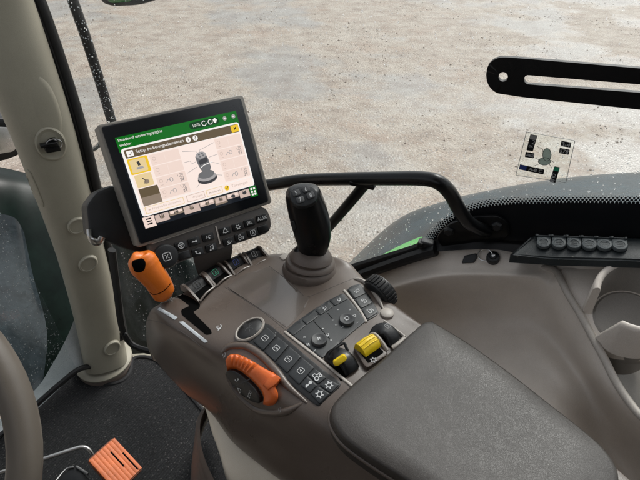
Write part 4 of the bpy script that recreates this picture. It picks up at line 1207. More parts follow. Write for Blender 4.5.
ix = {n_: i for i, n_ in enumerate(SM)}
bm = BM(); H0 = .0014; lay = [H0]
def rect(u0, v0, u1, v1, m, lv, r=0):
    pts = [(u0, v0), (u1, v0), (u1, v1), (u0, v1)]
    if r: pts = roundpoly(pts, r, 3)
    poly(bm, [UVp(u, v, H0+lv*.00012) for u, v in pts], ix[m])
def upoly(pts, m, lv): poly(bm, [UVp(u, v, H0+lv*.00012) for u, v in pts], ix[m])
def ut(s_, u, v, w, m, lv, hgt=None): text(bm, UVF(u, v), s_, 0, 0, w=w, hgt=hgt, h=H0+lv*.00012, mi=ix[m])
def us(pts, w, m, lv): stroke(bm, UVF(0, 0), [(a, -b/1.36) for a, b in pts], w, H0+lv*.00012, mi=ix[m])
def ell(u, v, a, b, n_=16): return [(u+a*math.cos(2*math.pi*i/n_), v+b*math.sin(2*math.pi*i/n_)) for i in range(n_)]
rect(0, 0, 1, 1, 's_bg', 0)
rect(0, 0, 1, .16, 's_green', 1)
ut('Standaard uitvoeringspagina', .185, .037, .34, 's_white', 2); ut('trekker', .06, .087, .09, 's_white', 2)
rect(.575, .02, .83, .095, 's_dgreen', 2, .03)
ut('100%', .635, .058, .06, 's_white', 3)
for u in (.70, .755): us([(u+.018*math.cos(q), .058+.026*math.sin(q)) for q in [k_*.55 for k_ in range(11)]], .006, 's_white', 3)
upoly([(.78, .04), (.80, .025), (.815, .05), (.80, .085), (.785, .075)], 's_white', 3)
for u in (.885, .965): upoly(ell(u, .055, .017, .024), 's_lgrey', 2); us([(u-.008, .055), (u+.008, .055)], .006, 's_white', 3)
rect(.012, .125, .995, .872, 's_white', 2, .03)
rect(.03, .145, .985, .235, 's_brown', 3, .01)
rect(.045, .160, .095, .222, 's_white', 4, .008); us([(.058, .195), (.07, .205), (.083, .178)], .006, 's_brown', 5)
ut('Setup bedieningselementen', .305, .190, .38, 's_white', 4)
for u in (.535, .595): upoly(ell(u, .19, .021, .030), 's_white', 4)
ut('i', .535, .19, .005, 's_brown', 5); ut('?', .595, .19, .012, 's_brown', 5)
rect(.915, .150, .985, .228, 's_yellow', 4, .008); us([(.94, .175), (.96, .203)], .007, 's_black', 5); us([(.96, .175), (.94, .203)], .007, 's_black', 5)
rect(.03, .24, .985, .762, 's_peach', 3)
rect(.03, .245, .185, .415, 's_yellow', 4, .012); rect(.045, .26, .165, .40, 's_pale', 5, .01)
rect(.045, .425, .175, .565, 's_pale', 4, .01)
for k_ in range(6):
    rect(.045, .575+.032*k_, .195, .607+.032*k_, 's_tan' if k_ > 2 else 's_brown', 4)
upoly([(.095, .29), (.115, .285), (.12, .33), (.10, .335)], 's_dark', 6); upoly([(.085, .345), (.13, .345), (.14, .37), (.08, .37)], 's_lgrey', 6)
us([(.10, .47), (.12, .50), (.105, .53)], .008, 's_dark', 6); upoly(ell(.125, .515, .02, .024, 10), 's_tan', 6)
for j in range(4):
    v0 = .255+.125*j
    for u0 in (.20, .745):
        rect(u0, v0, u0+.235, v0+.115, 's_pink', 4, .008); us([(u0+.115, v0+.01), (u0+.115, v0+.105)], .002, 's_peach', 5)
        us([(u0+.03+.013*math.cos(q), v0+.045+.018*math.sin(q)) for q in [k_*.63 for k_ in range(11)]], .0035, 's_mid', 5)
        us([(u0+.022, v0+.09), (u0+.04, v0+.09)], .004, 's_mid', 5)
        if (u0 < .5 and j > 1) or (u0 > .5 and j in (1, 3)):
            us([(u0+.07, v0+.075), (u0+.085, v0+.045), (u0+.105, v0+.06)], .005, 's_lgrey', 5)
            us([(u0+.112+.013*math.cos(q), v0+.055+.022*math.sin(q)) for q in [k_*.63 for k_ in range(11)]], .005, 's_lgrey', 5)
            ut('1 30', u0+.19, v0+.028, .045, 's_grey', 5); ut('20', u0+.195, v0+.06, .032, 's_grey', 5); ut('24', u0+.195, v0+.088, .032, 's_grey', 5)
# drawing of the joystick
for pts in ([(.46, .30), (.57, .33), (.575, .37)], [(.74, .285), (.60, .33), (.595, .37)], [(.45, .42), (.50, .42), (.51, .455), (.55, .44)], [(.745, .42), (.66, .43)], [(.45, .54), (.50, .52), (.54, .50)], [(.745, .54), (.69, .50), (.64, .48)], [(.49, .72), (.55, .66)], [(.73, .66), (.66, .63)]):
    us(pts, .0035, 's_lgrey', 4)
for j, (a, b_, c) in enumerate(((.085, .055, .655), (.08, .05, .63), (.07, .045, .605))): upoly(ell(.60, c, a, b_, 24), ('s_dark', 's_lgrey', 's_grey')[j], 5+j)
upoly([(.55, .39), (.57, .36), (.61, .352), (.64, .375), (.652, .45), (.655, .54), (.635, .585), (.585, .59), (.565, .54), (.552, .46)], 's_grey', 8)
upoly(ell(.60, .385, .043, .038, 18), 's_lgrey', 9); upoly([(.565, .44), (.64, .42), (.645, .47), (.57, .49)], 's_dark', 9); us([(.57, .52), (.60, .50), (.68, .485)], .006, 's_white', 10)
for a, b_ in ((.585, .375), (.612, .37), (.59, .40), (.618, .395)): upoly(ell(a, b_, .009, .010, 8), 's_grey', 10)
rect(.03, .768, .985, .862, 's_peach', 3)
rect(.045, .778, .36, .852, 's_pale', 4, .01); rect(.05, .783, .355, .847, 's_peach', 5, .01); ut('Koppelvlak uitvoeren', .215, .815, .23, 's_mid', 6); us([(.07, .815), (.085, .815)], .008, 's_mid', 6)
rect(.385, .778, .54, .852, 's_mid', 4, .01); rect(.39, .783, .535, .847, 's_peach', 5, .01); ut('Wijzigen', .475, .815, .09, 's_mid', 6)
rect(.555, .778, .70, .852, 's_pale', 4, .01); rect(.56, .783, .695, .847, 's_peach', 5, .01); ut('Annuleren', .627, .815, .10, 's_tan', 6)
upoly(ell(.74, .815, .021, .030, 16), 's_yellow', 5); us([(.73, .815), (.738, .828), (.752, .80)], .006, 's_black', 6); ut('Toevoegen', .86, .815, .15, 's_mid', 5)
cells = ((.10, .21), (.215, .33), (.335, .47), (.475, .60), (.605, .715), (.72, .83), (.835, .93))
for j, (a, b_) in enumerate(cells):
    rect(a, .89, b_, .975-.03*(j % 2), ('s_mid', 's_tan', 's_mid')[j % 3], 1, .006); rect(a+.008, .896, b_-.008, .955-.03*(j % 2), 's_pink' if j % 2 else 's_mid', 2)
    upoly(ell((a+b_)/2, .925, .02, .02, 8), 's_dark' if j > 4 else 's_tan', 3); ut('%d' % (12+7*j), (a+b_)/2, .915, .035, 's_dark', 4)
rect(.005, .88, .095, 1, 's_pink', 1)
for k_ in range(3): us([(.03, .905+.028*k_), (.07, .905+.028*k_)], .01, 's_black', 2)
rect(.935, .875, 1, 1, 's_green', 1, .006)
for a in (.953, .98):
    for b_ in (.905, .94, .97): rect(a-.009, b_-.011, a+.009, b_+.011, 's_white', 2)
o = obj('screen', bm, SM, t, 30)
# button bar under the screen
bq = [(150, 244), (150, 240), (262, 206.5), (268, 209), (272, 218), (272.5, 227), (269, 233), (240, 243), (190, 259), (176, 265), (162, 268), (153, 263)]
BP = SP
bm = BM(); slab(bm, [SP.at(x, y) for x, y in roundpoly(bq, 3)], SP.n, -.030, -.004, .002)
bb = obj('button_bar', bm, 'panel', t)
def bpos(x, y): return (150+x/4.92, 205+y/4.92)
ics = [(155, 200, 'wheel'), (220, 180, 'beam'), (288, 158, 'wave'), (372, 128, 'ring'), (435, 108, 'gear'), (492, 88, 'bars'), (553, 65, 'AUX'),
       (170, 248, None), (238, 232, 'phone'), (305, 212, 'note'), (390, 180, 'swirl'), (448, 158, 'tractor'), (508, 137, 'boxA'), (560, 118, None)]
mk = BM()
bdir = (SP.at(264, 213)-SP.at(165, 244)).normalized()
for x, y, ic in ics:
    px, py = bpos(x, y); fr = Frame(SP.at(px, py), bdir, SP.n)
    bm = BM(); slab(bm, [fr.p(a, b_) for a, b_ in rrect(0, 0, .0190, .0125, .002)], SP.n, -.005, -.0012, .001)
    if ic: icon(bm, fr, ic, .0050, h=-.0008, mi=1)
    obj('button', bm, ['keypad', 'white'], bb)
ko = SP.at(166, 256.3); fr = Frame(ko, bdir, SP.n)
bm = BM(); lathe(bm, ko, SP.n, [(.0185, -.006), (.0185, .003), (.017, .005), (.013, .006), (.0005, .006)], 36)
icon(bm, fr, 'boxX', .0066, h=.0066, mi=1)
obj('knob', bm, ['black', 'white'], bb)
bm = BM(); slab(bm, sat([(152, 243.2), (262, 206.2), (262.3, 207.2), (152.3, 244.4)]), SP.n, -.006, -.0025)
slab(bm, sat([(215.8, 226.5), (217, 226), (221.5, 244), (220.3, 244.5)]), SP.n, -.005, -.0025)
obj('bar_trim', bm, 'trim', bb)
# mount
bm = BM()
bk = -SP.n
p0, p1 = SP.at(196, 250, -.03), SP.at(236, 240, -.03)
patch(bm, [[SP.at(196, 250, -.015), SP.at(236, 238, -.015)], [SP.at(197, 262, -.017), SP.at(236, 252, -.017)], [Z(200, 280, .735), Z(230, 266, .735)], [Z(202, 286, .70), Z(232, 272, .70)]], 4, 2)
obj('pedestal', bm, 'panel', t)
bm = BM()
q = [(89, 205), (100, 190), (118, 183), (145, 200), (165, 245), (150, 256), (128, 250), (112, 243), (92, 238)]
slab(bm, [SP.at(x, y, -.075) for x, y in roundpoly(q, 5)], SP.n, -.03, .035, .006)
obj('rear_arm', bm, 'black', t)
bm = BM(); pp = [SP.at(x, y, -.036) for x, y in ((92, 230), (93, 238), (97, 243), (103, 243), (106, 238))]
sweep(bm, cat(pp, 4), .0035, .006, seg=10)
obj('clip', bm, 'steel', t)

# ================================================================ GRAB HANDLE, BRACKET, STICKER
t = thing('grab_handle', 'black tubular grab handle bolted to the side window frame', 'grab handle', G(480, 235, -.01))
bm = BM()
hp = [(225, 192, -.018), (272, 184.5, -.022), (300, 180.5, -.032), (340, 179, -.05), (385, 178.5, -.07), (420, 178.5, -.085), (438, 182, -.09), (450, 193, -.08), (459, 209, -.065), (468, 222, -.045), (480, 229, -.022), (488, 231, -.01)]
P3 = [G(*p) for p in hp]; rail = cat(P3, 6)
sweep(bm, rail, .0105, seg=20)
obj('tube', bm, 'blackgloss', t)
bm = BM()
bp = [G(366, 183, -.06), G(352, 200, -.055), G(334, 221, -.045), G(318, 240, -.030), G(300, 262, -.01)]
sweep(bm, cat(bp, 5), .0088, seg=16); box(bm, G(363, 183.5, -.06), GD*.020, UP*.004, GN*.008, .002)
obj('brace', bm, 'blackgloss', t)
bm = BM()
fq = roundpoly([(436, 236), (448, 223), (468, 216), (497, 213.5), (508, 220), (511, 231), (505, 238), (470, 246), (444, 247)], 7)
slab(bm, [G(x, y, -.006) for x, y in fq], -GN, 0, .006, .002)
fl = obj('flange', bm, 'blackgloss', t)
for x, y in ((449, 231), (497, 226)):
    bm = BM(); lathe(bm, G(x, y, -.012), -GN, [(.009, 0), (.009, .003), (.006, .006), (.0005, .0065)], 6); obj('bolt', bm, 'black', fl)

bm = BM()
bo = [(640+60, 63.5+5), (700, 113), (640, 107.5), (520, 95), (497, 91), (490, 85.5), (487, 78), (487, 70), (490, 62), (497, 57), (506, 55.5), (530, 57.2), (640, 66.5)]
bi = [(700, 93.5), (640, 90.5), (530, 82.5), (526, 80.5), (524.5, 77.5), (526.5, 74.5), (530, 73.5), (640, 82.5), (700, 87)]
BPl = lambda x, y, o_: G(x, y, -.035)-GN*o_
# plate with slot: bridge as quads between outer halves and the slot
up_ = [(487, 74), (488, 66), (491.5, 60.5), (497, 57), (505, 55.6), (524.5, 56.8), (525.5, 56.9), (526.5, 57), (528, 57.05), (531, 57.3), (585, 61.8), (640, 66.4), (720, 73)]
dn_ = [(487, 74), (488.3, 81), (491.5, 86.5), (497, 90.8), (505, 92.5), (524.5, 95.4), (525.5, 95.5), (526.5, 95.6), (528, 95.8), (531, 96.1), (585, 101.8), (640, 107.5), (720, 115)]
su = [(524.5, 77.6), (524.9, 75.6), (526.2, 74.1), (528, 73.4), (531, 73.6), (585, 78), (640, 82.4), (720, 88.5)]
sd = [(524.5, 77.6), (524.9, 79.6), (526.2, 81.2), (528, 82.2), (531, 82.5), (585, 86.5), (640, 90.6), (720, 97)]
hole = [(503.8+4.6*math.cos(rad(q)), 75+4.6*math.sin(rad(q))) for q in range(0, 360, 30)]
outp = up_[:6][::-1]+dn_[1:6]       # left cap outline
def strip(bm, A, B):
    for o_ in (0, .007):
        a_ = [bm.verts.new(BPl(*p, o_)) for p in A]; b_ = [bm.verts.new(BPl(*p, o_)) for p in B]
        for i in range(len(A)-1):
            vs_ = [v for v in (a_[i], a_[i+1], b_[i+1], b_[i])]
            bm.faces.new(vs_)
def wall(bm, A):
    a_ = [bm.verts.new(BPl(*p, 0)) for p in A]; b_ = [bm.verts.new(BPl(*p, .007)) for p in A]
    for i in range(len(A)-1): bm.faces.new((a_[i], a_[i+1], b_[i+1], b_[i]))
strip(bm, up_[5:], su); strip(bm, sd, dn_[5:])
capout = up_[:6][::-1]+dn_[1:6]
mid = [(524.5, 77.6)]
ring_o = cat([V(p) for p in up_[5::-1]]+[V(p) for p in dn_[1:6]], 5)+[V((524.5, 86)), V((524.5, 77.6)), V((524.5, 67))]
ring_o = resamp(ring_o+[ring_o[0]], 97)[:-1]
hc = V((503.8, 75))
ring_h = [hc+(p-hc).normalized()*4.6 for p in ring_o]
strip(bm, [tuple(p) for p in ring_o]+[tuple(ring_o[0])], [tuple(p) for p in ring_h]+[tuple(ring_h[0])])
wall(bm, [tuple(p) for p in ring_h]+[tuple(ring_h[0])])
cw = cat([V(p) for p in up_[5::-1]]+[V(p) for p in dn_[1:6]], 5); wall(bm, [tuple(p) for p in cw]); wall(bm, up_[5:]); wall(bm, dn_[5:]); wall(bm, su); wall(bm, sd)
bmesh.ops.remove_doubles(bm, verts=bm.verts[:], dist=.0001)
o = obj('slotted_bracket', bm, 'blackmatte', None); tag(o, 'flat black bracket with a long slot and a round hole, above the sticker', 'bracket')

# sticker
stq = [(526.5, 131.5), (575, 140.5), (566, 182), (516, 175)]
ST = Plane(stq, (G(545, 155, -.004)-CAM).dot(V((0, cp, -sp))))
STn = -GN
def stp(x, y, h=0): return G(x, y, -.003)-GN*h
t = thing('instruction_sticker', 'clear instruction sticker with black boxes and a small joystick drawing on the glass', 'sticker', stp(545, 157))
bm = BM(); slab(bm, [stp(*p) for p in stq], -GN, 0, .0004); obj('film', bm, 'film', t)
bm = BM()
for a, b_ in zip(stq, stq[1:]+stq[:1]): sweep(bm, [stp(*a, .0006), stp(*b_, .0006)], .0004, seg=5)
obj('film_edge', bm, 'filmedge', t)
bm = BM()
bx_ = [[(530.5, 134), (537.5, 135.2), (533, 151), (526.5, 150)], [(525.8, 151.5), (534.8, 153.2), (533.7, 158.2), (524.8, 156.8)], [(561.5, 140.5), (571.5, 142.3), (570.5, 147.5), (560.5, 145.8)], [(559.8, 147.6), (569.8, 149.4), (568.8, 154.6), (558.8, 152.9)],
       [(520, 164), (544.5, 169.3), (543.5, 174.3), (519, 169)], [(554.5, 166), (560, 167), (555.5, 182.5), (549.5, 181.3)]]
for q in bx_: poly(bm, [stp(x, y, .0007) for x, y in roundpoly(q, .8)], 0)
for q, m_ in (([(520.3, 164.4), (527, 165.8), (526, 170.2), (519.4, 168.8)], 1), ([(554.8, 166.5), (559.7, 167.4), (558.5, 171.2), (553.6, 170.3)], 2), ([(530.8, 134.6), (537, 135.7), (535.8, 139.8), (529.8, 138.9)], 4)):
    poly(bm, [stp(x, y, .0009) for x, y in q], m_)
sx = (stp(575, 140.5)-stp(526.5, 131.5)).normalized()
for x, y, s_, w_ in ((531, 146, 'OK', 4), (530, 155, 'AB8', 6.5), (566, 144.2, '3-4', 7), (564.2, 151, '578', 7), (535.5, 169.8, 'A-B C', 12), (554, 175, 'D', 3), (552.8, 179, 'E', 3), (533.5, 142, '2', 2.5)):
    text(bm, Frame(stp(x, y), sx, -GN), s_, 0, 0, w=w_/560*.85, h=.0010, mi=3)
for c, a, b_ in (((544.5, 161), 6.2, 3.8), ((547, 154.3), 4.3, 6.4)):
    e_ = [(c[0]+a*math.cos(q), c[1]+b_*math.sin(q)) for q in [k_*.3142 for k_ in range(20)]]
    poly(bm, [stp(x, y, .0008 if a > 5 else .00095) for x, y in e_], 5)
    for p, q in zip(e_, e_[1:]+e_[:1]): sweep(bm, [stp(*p, .0011), stp(*q, .0011)], .0003, seg=4)
for a, b_ in (((543, 148.5), (543, 153)), ((536, 158), (540, 160)), ((549, 163), (552, 168)), ((533, 166), (540, 163.5)), ((551, 160), (554, 162)), ((537, 146), (543, 149))):
    sweep(bm, [stp(*a, .0009), stp(*b_, .0009)], .0003, seg=4)
obj('print', bm, ['frit', 'blueink', 'greenink', 'white', 'grey', 'paleg'], t)

# ================================================================ SIDE CONSOLE with tray and cup holder
t = thing('side_console', 'taupe moulded side console with a deep tray and a cup holder', 'side console', Z(500, 330, .5))
bm = BM()
def gr(*ps): return [G(*p) for p in ps]
R_ = Z
grid = [
    gr((325, 298, -.008), (352, 284, -.008), (385, 267, -.008), (430, 252, -.008), (480, 248, -.008), (520, 249, -.008), (540, 250, -.008), (552, 252, -.008), (560, 254, -.008)),
    gr((330, 302, -.03), (360, 291, -.03), (392, 279, -.03), (435, 268, -.03), (482, 266, -.03), (530, 267, -.03), (556, 268, -.03), (560, 271, -.035))+[R_(556, 271, .800)],
    gr((334, 305, -.045), (366, 295, -.045), (398, 284, -.045), (440, 273.5, -.045), (485, 272.5, -.045), (528, 274, -.045), (545, 276, -.045), (548, 284, -.055))+[R_(562, 282, .797)],
    gr((336, 310, -.05), (370, 300, -.05), (402, 289, -.05), (443, 279, -.05), (488, 278, -.05), (526, 280, -.05), (543, 284, -.052), (553, 298, -.065))+[R_(568, 294, .792)],
    gr((342, 326, -.036), (378, 318, -.036), (410, 309, -.036), (450, 302, -.036), (492, 302, -.036), (525, 306, -.040), (548, 314, -.056), (562, 320, -.09))+[R_(580, 314, .783)],
    gr((360, 348, -.062), (396, 342, -.062), (430, 336, -.062), (465, 331, -.062), (503, 331, -.062), (533, 334, -.068), (560, 344, -.085), (578, 345, -.125))+[R_(593, 338, .772)],
    gr((390, 385, -.15), (430, 388, -.16), (465, 386, -.16), (500, 384, -.16), (535, 384, -.16), (566, 386, -.17), (588, 386, -.145), (603, 388, -.19))+[R_(616, 382, .757)],
    gr((430, 430, -.22), (470, 436, -.23), (505, 440, -.23), (540, 442, -.23), (575, 444, -.23), (600, 444, -.19), (620, 440, -.195), (633, 426, -.215))+[R_(645, 420, .750)],
    gr((500, 500, -.25), (540, 510, -.25), (580, 520, -.25), (610, 520, -.25), (640, 515, -.25), (655, 505, -.25), (668, 490, -.25), (680, 466, -.26))+[R_(690, 460, .745)],
    gr((500, 560, -.33), (540, 570, -.33), (580, 580, -.33), (610, 585, -.33), (640, 585, -.33), (655, 575, -.33), (668, 560, -.33), (690, 540, -.33), (740, 520, -.33))]
patch(bm, grid, 8, 8)
inn = [v for v in bm.verts if not any(e.is_boundary for e in v.link_edges)]
for _ in range(26): bmesh.ops.smooth_vert(bm, verts=inn, factor=.5, use_axis_x=True, use_axis_y=True, use_axis_z=True)
bmesh.ops.triangulate(bm, faces=bm.faces[:])
sside = Surf(bm)
obj('tray', bm, 'side', t, 75)
# cup holder deck on a plane rising with the sill
class Plane3(Plane):
    def __init__(s, p, q, r):
        s.p = [p, q, r]; s.x = (q-p).normalized(); s.n = s.x.cross(r-p).normalized()
        if s.n.z < 0: s.n = -s.n
        s.y = s.n.cross(s.x).normalized()
DK = Plane3(Z(562, 273, .800), G(640, 262, -.012), Z(600, 348, .768))
bm = BM()
dk = [(557, 273), (563, 267.5), (590, 265.5), (640, 262), (760, 258), (800, 300), (760, 400), (700, 380), (660, 354), (640, 353), (618, 351), (604, 346), (594, 336), (580, 313), (566, 290)]
slab(bm, [DK.at(x, y) for x, y in roundpoly(dk, 5)], DK.n, -.03, 0, .003)
sweep(bm, cat([DK.at(x, y, -.001) for x, y in ((578, 309), (587, 324), (595, 337), (604, 346), (618, 351.5), (640, 354), (665, 353), (700, 372))], 5), .0036, seg=10)
obj('cup_deck', bm, 'side', t)
rp = [Z(541, 267, .790), Z(549, 268, .796), Z(556, 271, .80), Z(562, 282, .797), Z(568, 294, .792), Z(580, 314, .783), Z(593, 338, .772), Z(604, 358, .765), Z(616, 382, .757), Z(630, 403, .752), Z(645, 420, .75), Z(690, 460, .745)]
bm = BM(); rp = cat(rp, 5)
sweep(bm, rp, .0055, .0045, seg=14)
obj('tray_rim', bm, 'trim', t)
bm = BM()
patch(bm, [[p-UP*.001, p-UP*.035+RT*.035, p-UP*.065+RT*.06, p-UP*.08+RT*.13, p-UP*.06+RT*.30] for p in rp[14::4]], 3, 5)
obj('lower_pocket', bm, 'side_shaded', t)
bm = BM()
patch(bm, [[G(x, y, -.008) for x, y in ((538, 250), (560, 253), (600, 253), (660, 254), (720, 254))],
           [G(538, 258, -.022), G(558, 262, -.025), G(600, 262, -.03), G(660, 262, -.03), G(720, 262, -.03)],
           [G(538, 268, -.035), DK.at(560, 274, -.004), DK.at(600, 270, -.004), DK.at(660, 268, -.004), DK.at(720, 268, -.004)]], 4, 5)
obj('rear_sill', bm, 'side', t, 60)
# cup ring
cc3 = DK.at(627, 319)
px_ = DK.at(589.5, 314); R0 = (px_-cc3).length
ex = (px_-cc3).normalized(); ey = DK.n.cross(ex)
e_ = DK.at(599, 334.5)-cc3; a_end = math.atan2(e_.dot(ey), e_.dot(ex))
sgn = 1 if a_end < 0 else -1     # go round the far side
span = 2*math.pi-abs(a_end)
bm = BM(); rings = []; nn_ = 72; th_ = .0095; Hh = .050
for i in range(nn_+1):
    f = i/nn_; a = sgn*span*f
    if f > .93: hgt = Hh*max(.02, (1-f)/.07)**.9
    else: hgt = Hh
    d = ex*math.cos(a)+ey*math.sin(a); n_ = UP
    rings.append([bm.verts.new(cc3+d*rr_+n_*h_) for rr_, h_ in ((R0+th_, -.002), (R0+th_, hgt-.004), (R0+th_*.8, hgt-.001), (R0+th_*.5, hgt), (R0+th_*.2, hgt-.001), (R0, hgt-.004), (R0-.002, -.002))])
for a, b_ in zip(rings[:-1], rings[1:]):
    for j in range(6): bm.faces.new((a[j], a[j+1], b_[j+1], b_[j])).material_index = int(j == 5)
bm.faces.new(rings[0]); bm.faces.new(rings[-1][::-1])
obj('cup_wall', bm, ['side', 'side_shaded'], t, 50)
bm = BM(); lathe(bm, cc3, DK.n, [(R0-.004, .0004), (R0-.007, .0020), (R0-.010, .0006), (R0*.4, .0006), (.001, .0006)], 48); obj('cup_floor', bm, 'side_shaded', t)
bm = BM(); lathe(bm, DK.at(632, 321)-DK.n*.10, DK.n, [(R0*.90, 0), (R0*.98, .055), (R0*1.0, .057), (R0*.99, .059), (R0*1.02, .082)], 56); obj('cup_body', bm, 'side_shaded', t)

# black ledge under the glass at the back of the console
bm = BM()
patch(bm, [gr((425, 240, -.006), (460, 238, -.006), (500, 240, -.006), (560, 243, -.006), (640, 245, -.006), (720, 247, -.006)),
           gr((427, 247, -.010), (462, 244, -.012), (500, 243, -.015), (560, 250, -.02), (640, 255, -.02), (720, 256, -.02)),
           gr((429, 252, -.020), (463, 250, -.022), (500, 250, -.024), (560, 262, -.035), (640, 265, -.035), (720, 267, -.035))], 4, 5)
o = obj('window_ledge', bm, 'blackmatte', None, 60); tag(o, 'dull black ledge under the dotted window border, behind the socket strip', 'ledge')
# socket strip
t = thing('socket_strip', 'black power socket strip with a row of six round caps below the window', 'socket strip', G(570, 250, -.06))
KP = Plane([(528, 236), (700, 242), (700, 252), (528, 246)], 1)  # unused orientation helper
bm = BM()
k0, k1 = G(530, 254, -.055), G(668, 256, -.055)
kx = (k1-k0).normalized(); kn = (V((-GN.x, -GN.y, 0))*.75+UP*.66).normalized(); ku = kn.cross(kx).normalized()
if ku.z < 0: ku = -ku
c0 = G(536, 241, -.04); c1 = G(668, 246, -.04); d0 = G(509, 263.5, -.07); d1 = G(690, 271, -.07); e0 = G(512, 252, -.06)
face = [G(512, 254.5, -.060), G(530, 238.5, -.040), G(640, 241, -.040), G(690, 243, -.040), G(692, 261, -.062), G(560, 258, -.062)]
A_ = [G(509, 262.5, -.068), G(511, 255, -.066), G(530, 238.5, -.035), G(536, 235.5, -.018)]
B_ = [G(555, 265.5, -.068), G(552, 258, -.066), G(549, 239, -.035), G(548, 236, -.018)]
C_ = [G(620, 267.5, -.068), G(620, 259.5, -.066), G(618, 241, -.035), G(617, 238, -.018)]
D_ = [G(700, 270, -.068), G(700, 262, -.066), G(700, 243.5, -.035), G(700, 240, -.018)]
rows_ = [[bm.verts.new(p) for p in r] for r in (A_, B_, C_, D_)]
for a, b_ in zip(rows_[:-1], rows_[1:]):
    for j in range(3): bm.faces.new((a[j], a[j+1], b_[j+1], b_[j]))
bm.faces.new([bm.verts.new(p) for p in A_]+[bm.verts.new(G(520, 262, -.02))])
bmesh.ops.remove_doubles(bm, verts=bm.verts[:], dist=.0002)
bmesh.ops.bevel(bm, geom=[e for e in bm.edges if not e.is_boundary], offset=.002, segments=2, affect='EDGES')
bmesh.ops.recalc_face_normals(bm, faces=bm.faces[:])
ssurf = Surf(bm)
obj('strip_body', bm, 'strip', t, 40)
for i in range(7):
    x = 543.5+15.2*i; y = 243.6+.55*i
    if i == 6: continue
    l, n = ssurf.hit(x, y+1); fr = Frame(l, kx, (n+UP*.25).normalized())
    bm = BM(); lathe(bm, fr.p(0, 0, .001), fr.n, [(.0098, 0), (.0098, .0035), (.0088, .0052), (.0060, .0056), (.0056, .0048), (.0005, .0048)], 28)
    slab(bm, [fr.p(a, b_) for a, b_ in rrect(0, .0065, .0185, .010, .001)], fr.n, .001, .0046, .0006)
    cpo = obj('socket_cap', bm, 'cap', t)
    bm = BM()
    box(bm, fr.p(-.0095, .0125, .004), fr.x*.0022, fr.y*.002, fr.n*.003, .0008); box(bm, fr.p(.0075, .0125, .004), fr.x*.0018, fr.y*.002, fr.n*.003, .0008)
    sweep(bm, [fr.p(-.0095, .0122, .005), fr.p(.0085, .0122, .005)], .0013, seg=8)
    obj('hinge', bm, 'strip', cpo)
    bm = BM()
    for q in (-.003, 0, .003): stroke(bm, fr, [(-.004, q), (.004, q)], .0009, .0062)
    obj('cap_mark', bm, 'strip', cpo)

# small tethered cap and cover plate on the console edge
l, n = sside.hit(493, 259)
t = thing('tethered_cap', 'small black round cap on a thin wire tether on the console edge', 'cap', l)
fr = Frame(l, GD, (n+UP*.8).normalized())
bm = BM(); lathe(bm, l, fr.n, [(.0105, -.001), (.0105, .006), (.0095, .0085), (.006, .009), (.005, .011), (.0005, .011)], 28); obj('round_cap', bm, 'black', t)
bm = BM(); lathe(bm, fr.p(0, 0, .0105), fr.n, [(.0030, 0), (.0030, .0025), (.0005, .003)], 12); obj('screw', bm, 'steel', t)
bm = BM(); sweep(bm, cat([fr.p(0, .001, .012), fr.p(-.008, .008, .013), fr.p(-.020, .009, .006), fr.p(-.024, .002, .003), fr.p(-.018, -.006, .002), fr.p(-.008, -.008, .004)], 5), .0009, seg=6); obj('tether_wire', bm, 'steel', t)
bm = BM(); pad(bm, sside, [(462, 263.5), (465, 256), (477, 253.5), (478, 257), (474, 263)], -.001, .004, .001, 1)
o = obj('cover_plate', bm, 'black', None); tag(o, 'small square black cover plate beside the tethered cap', 'cover plate')

# ================================================================ STEERING WHEEL, PEDALS
wc = D(-190, 472, .52)
wn = V((.10, -.74, .66)).normalized()
t = thing('steering_wheel', 'brown leather steering wheel rim cut by the lower left corner', 'steering wheel', wc)
wx = V((1, 0, 0)); wx = (wx-wn*wx.dot(wn)).normalized(); wy = wn.cross(wx)
bm = BM(); Rw = .212; nn_ = 72
rings = []
for i in range(nn_):
    a = 2*math.pi*i/nn_; d = wx*math.cos(a)+wy*math.sin(a)
    rings.append([bm.verts.new(wc+d*(Rw+.0175*math.cos(2*math.pi*j/18))+wn*.0185*math.sin(2*math.pi*j/18)) for j in range(18)])
for i in range(nn_):
    a, b_ = rings[i], rings[(i+1) % nn_]
    for j in range(18): bm.faces.new((a[j], a[(j+1) % 18], b_[(j+1) % 18], b_[j]))
obj('rim', bm, 'wheel', t, 80)
bm = BM(); lathe(bm, wc-wn*.05, wn, [(.07, 0), (.075, .02), (.07, .04), (.05, .05), (.001, .052)], 32); obj('hub', bm, 'panel', t)
for a in (rad(90), rad(205), rad(335)):
    bm = BM(); d = wx*math.cos(a)+wy*math.sin(a)
    sweep(bm, [wc-wn*.03+d*.05, wc-wn*.02+d*.12, wc+d*(Rw-.005)], [.02, .016, .012], [.008, .007, .006], seg=14, up=wn, smooth=4); obj('spoke', bm, 'panel', t)
bm = BM(); sweep(bm, [wc-wn*.05, wc-wn*.3+FW*.05, V((wc.x-.02+FW.x*.5, wc.y+FW.y*.5, 0))], .045, seg=20, smooth=4); obj('column', bm, 'panel', t)

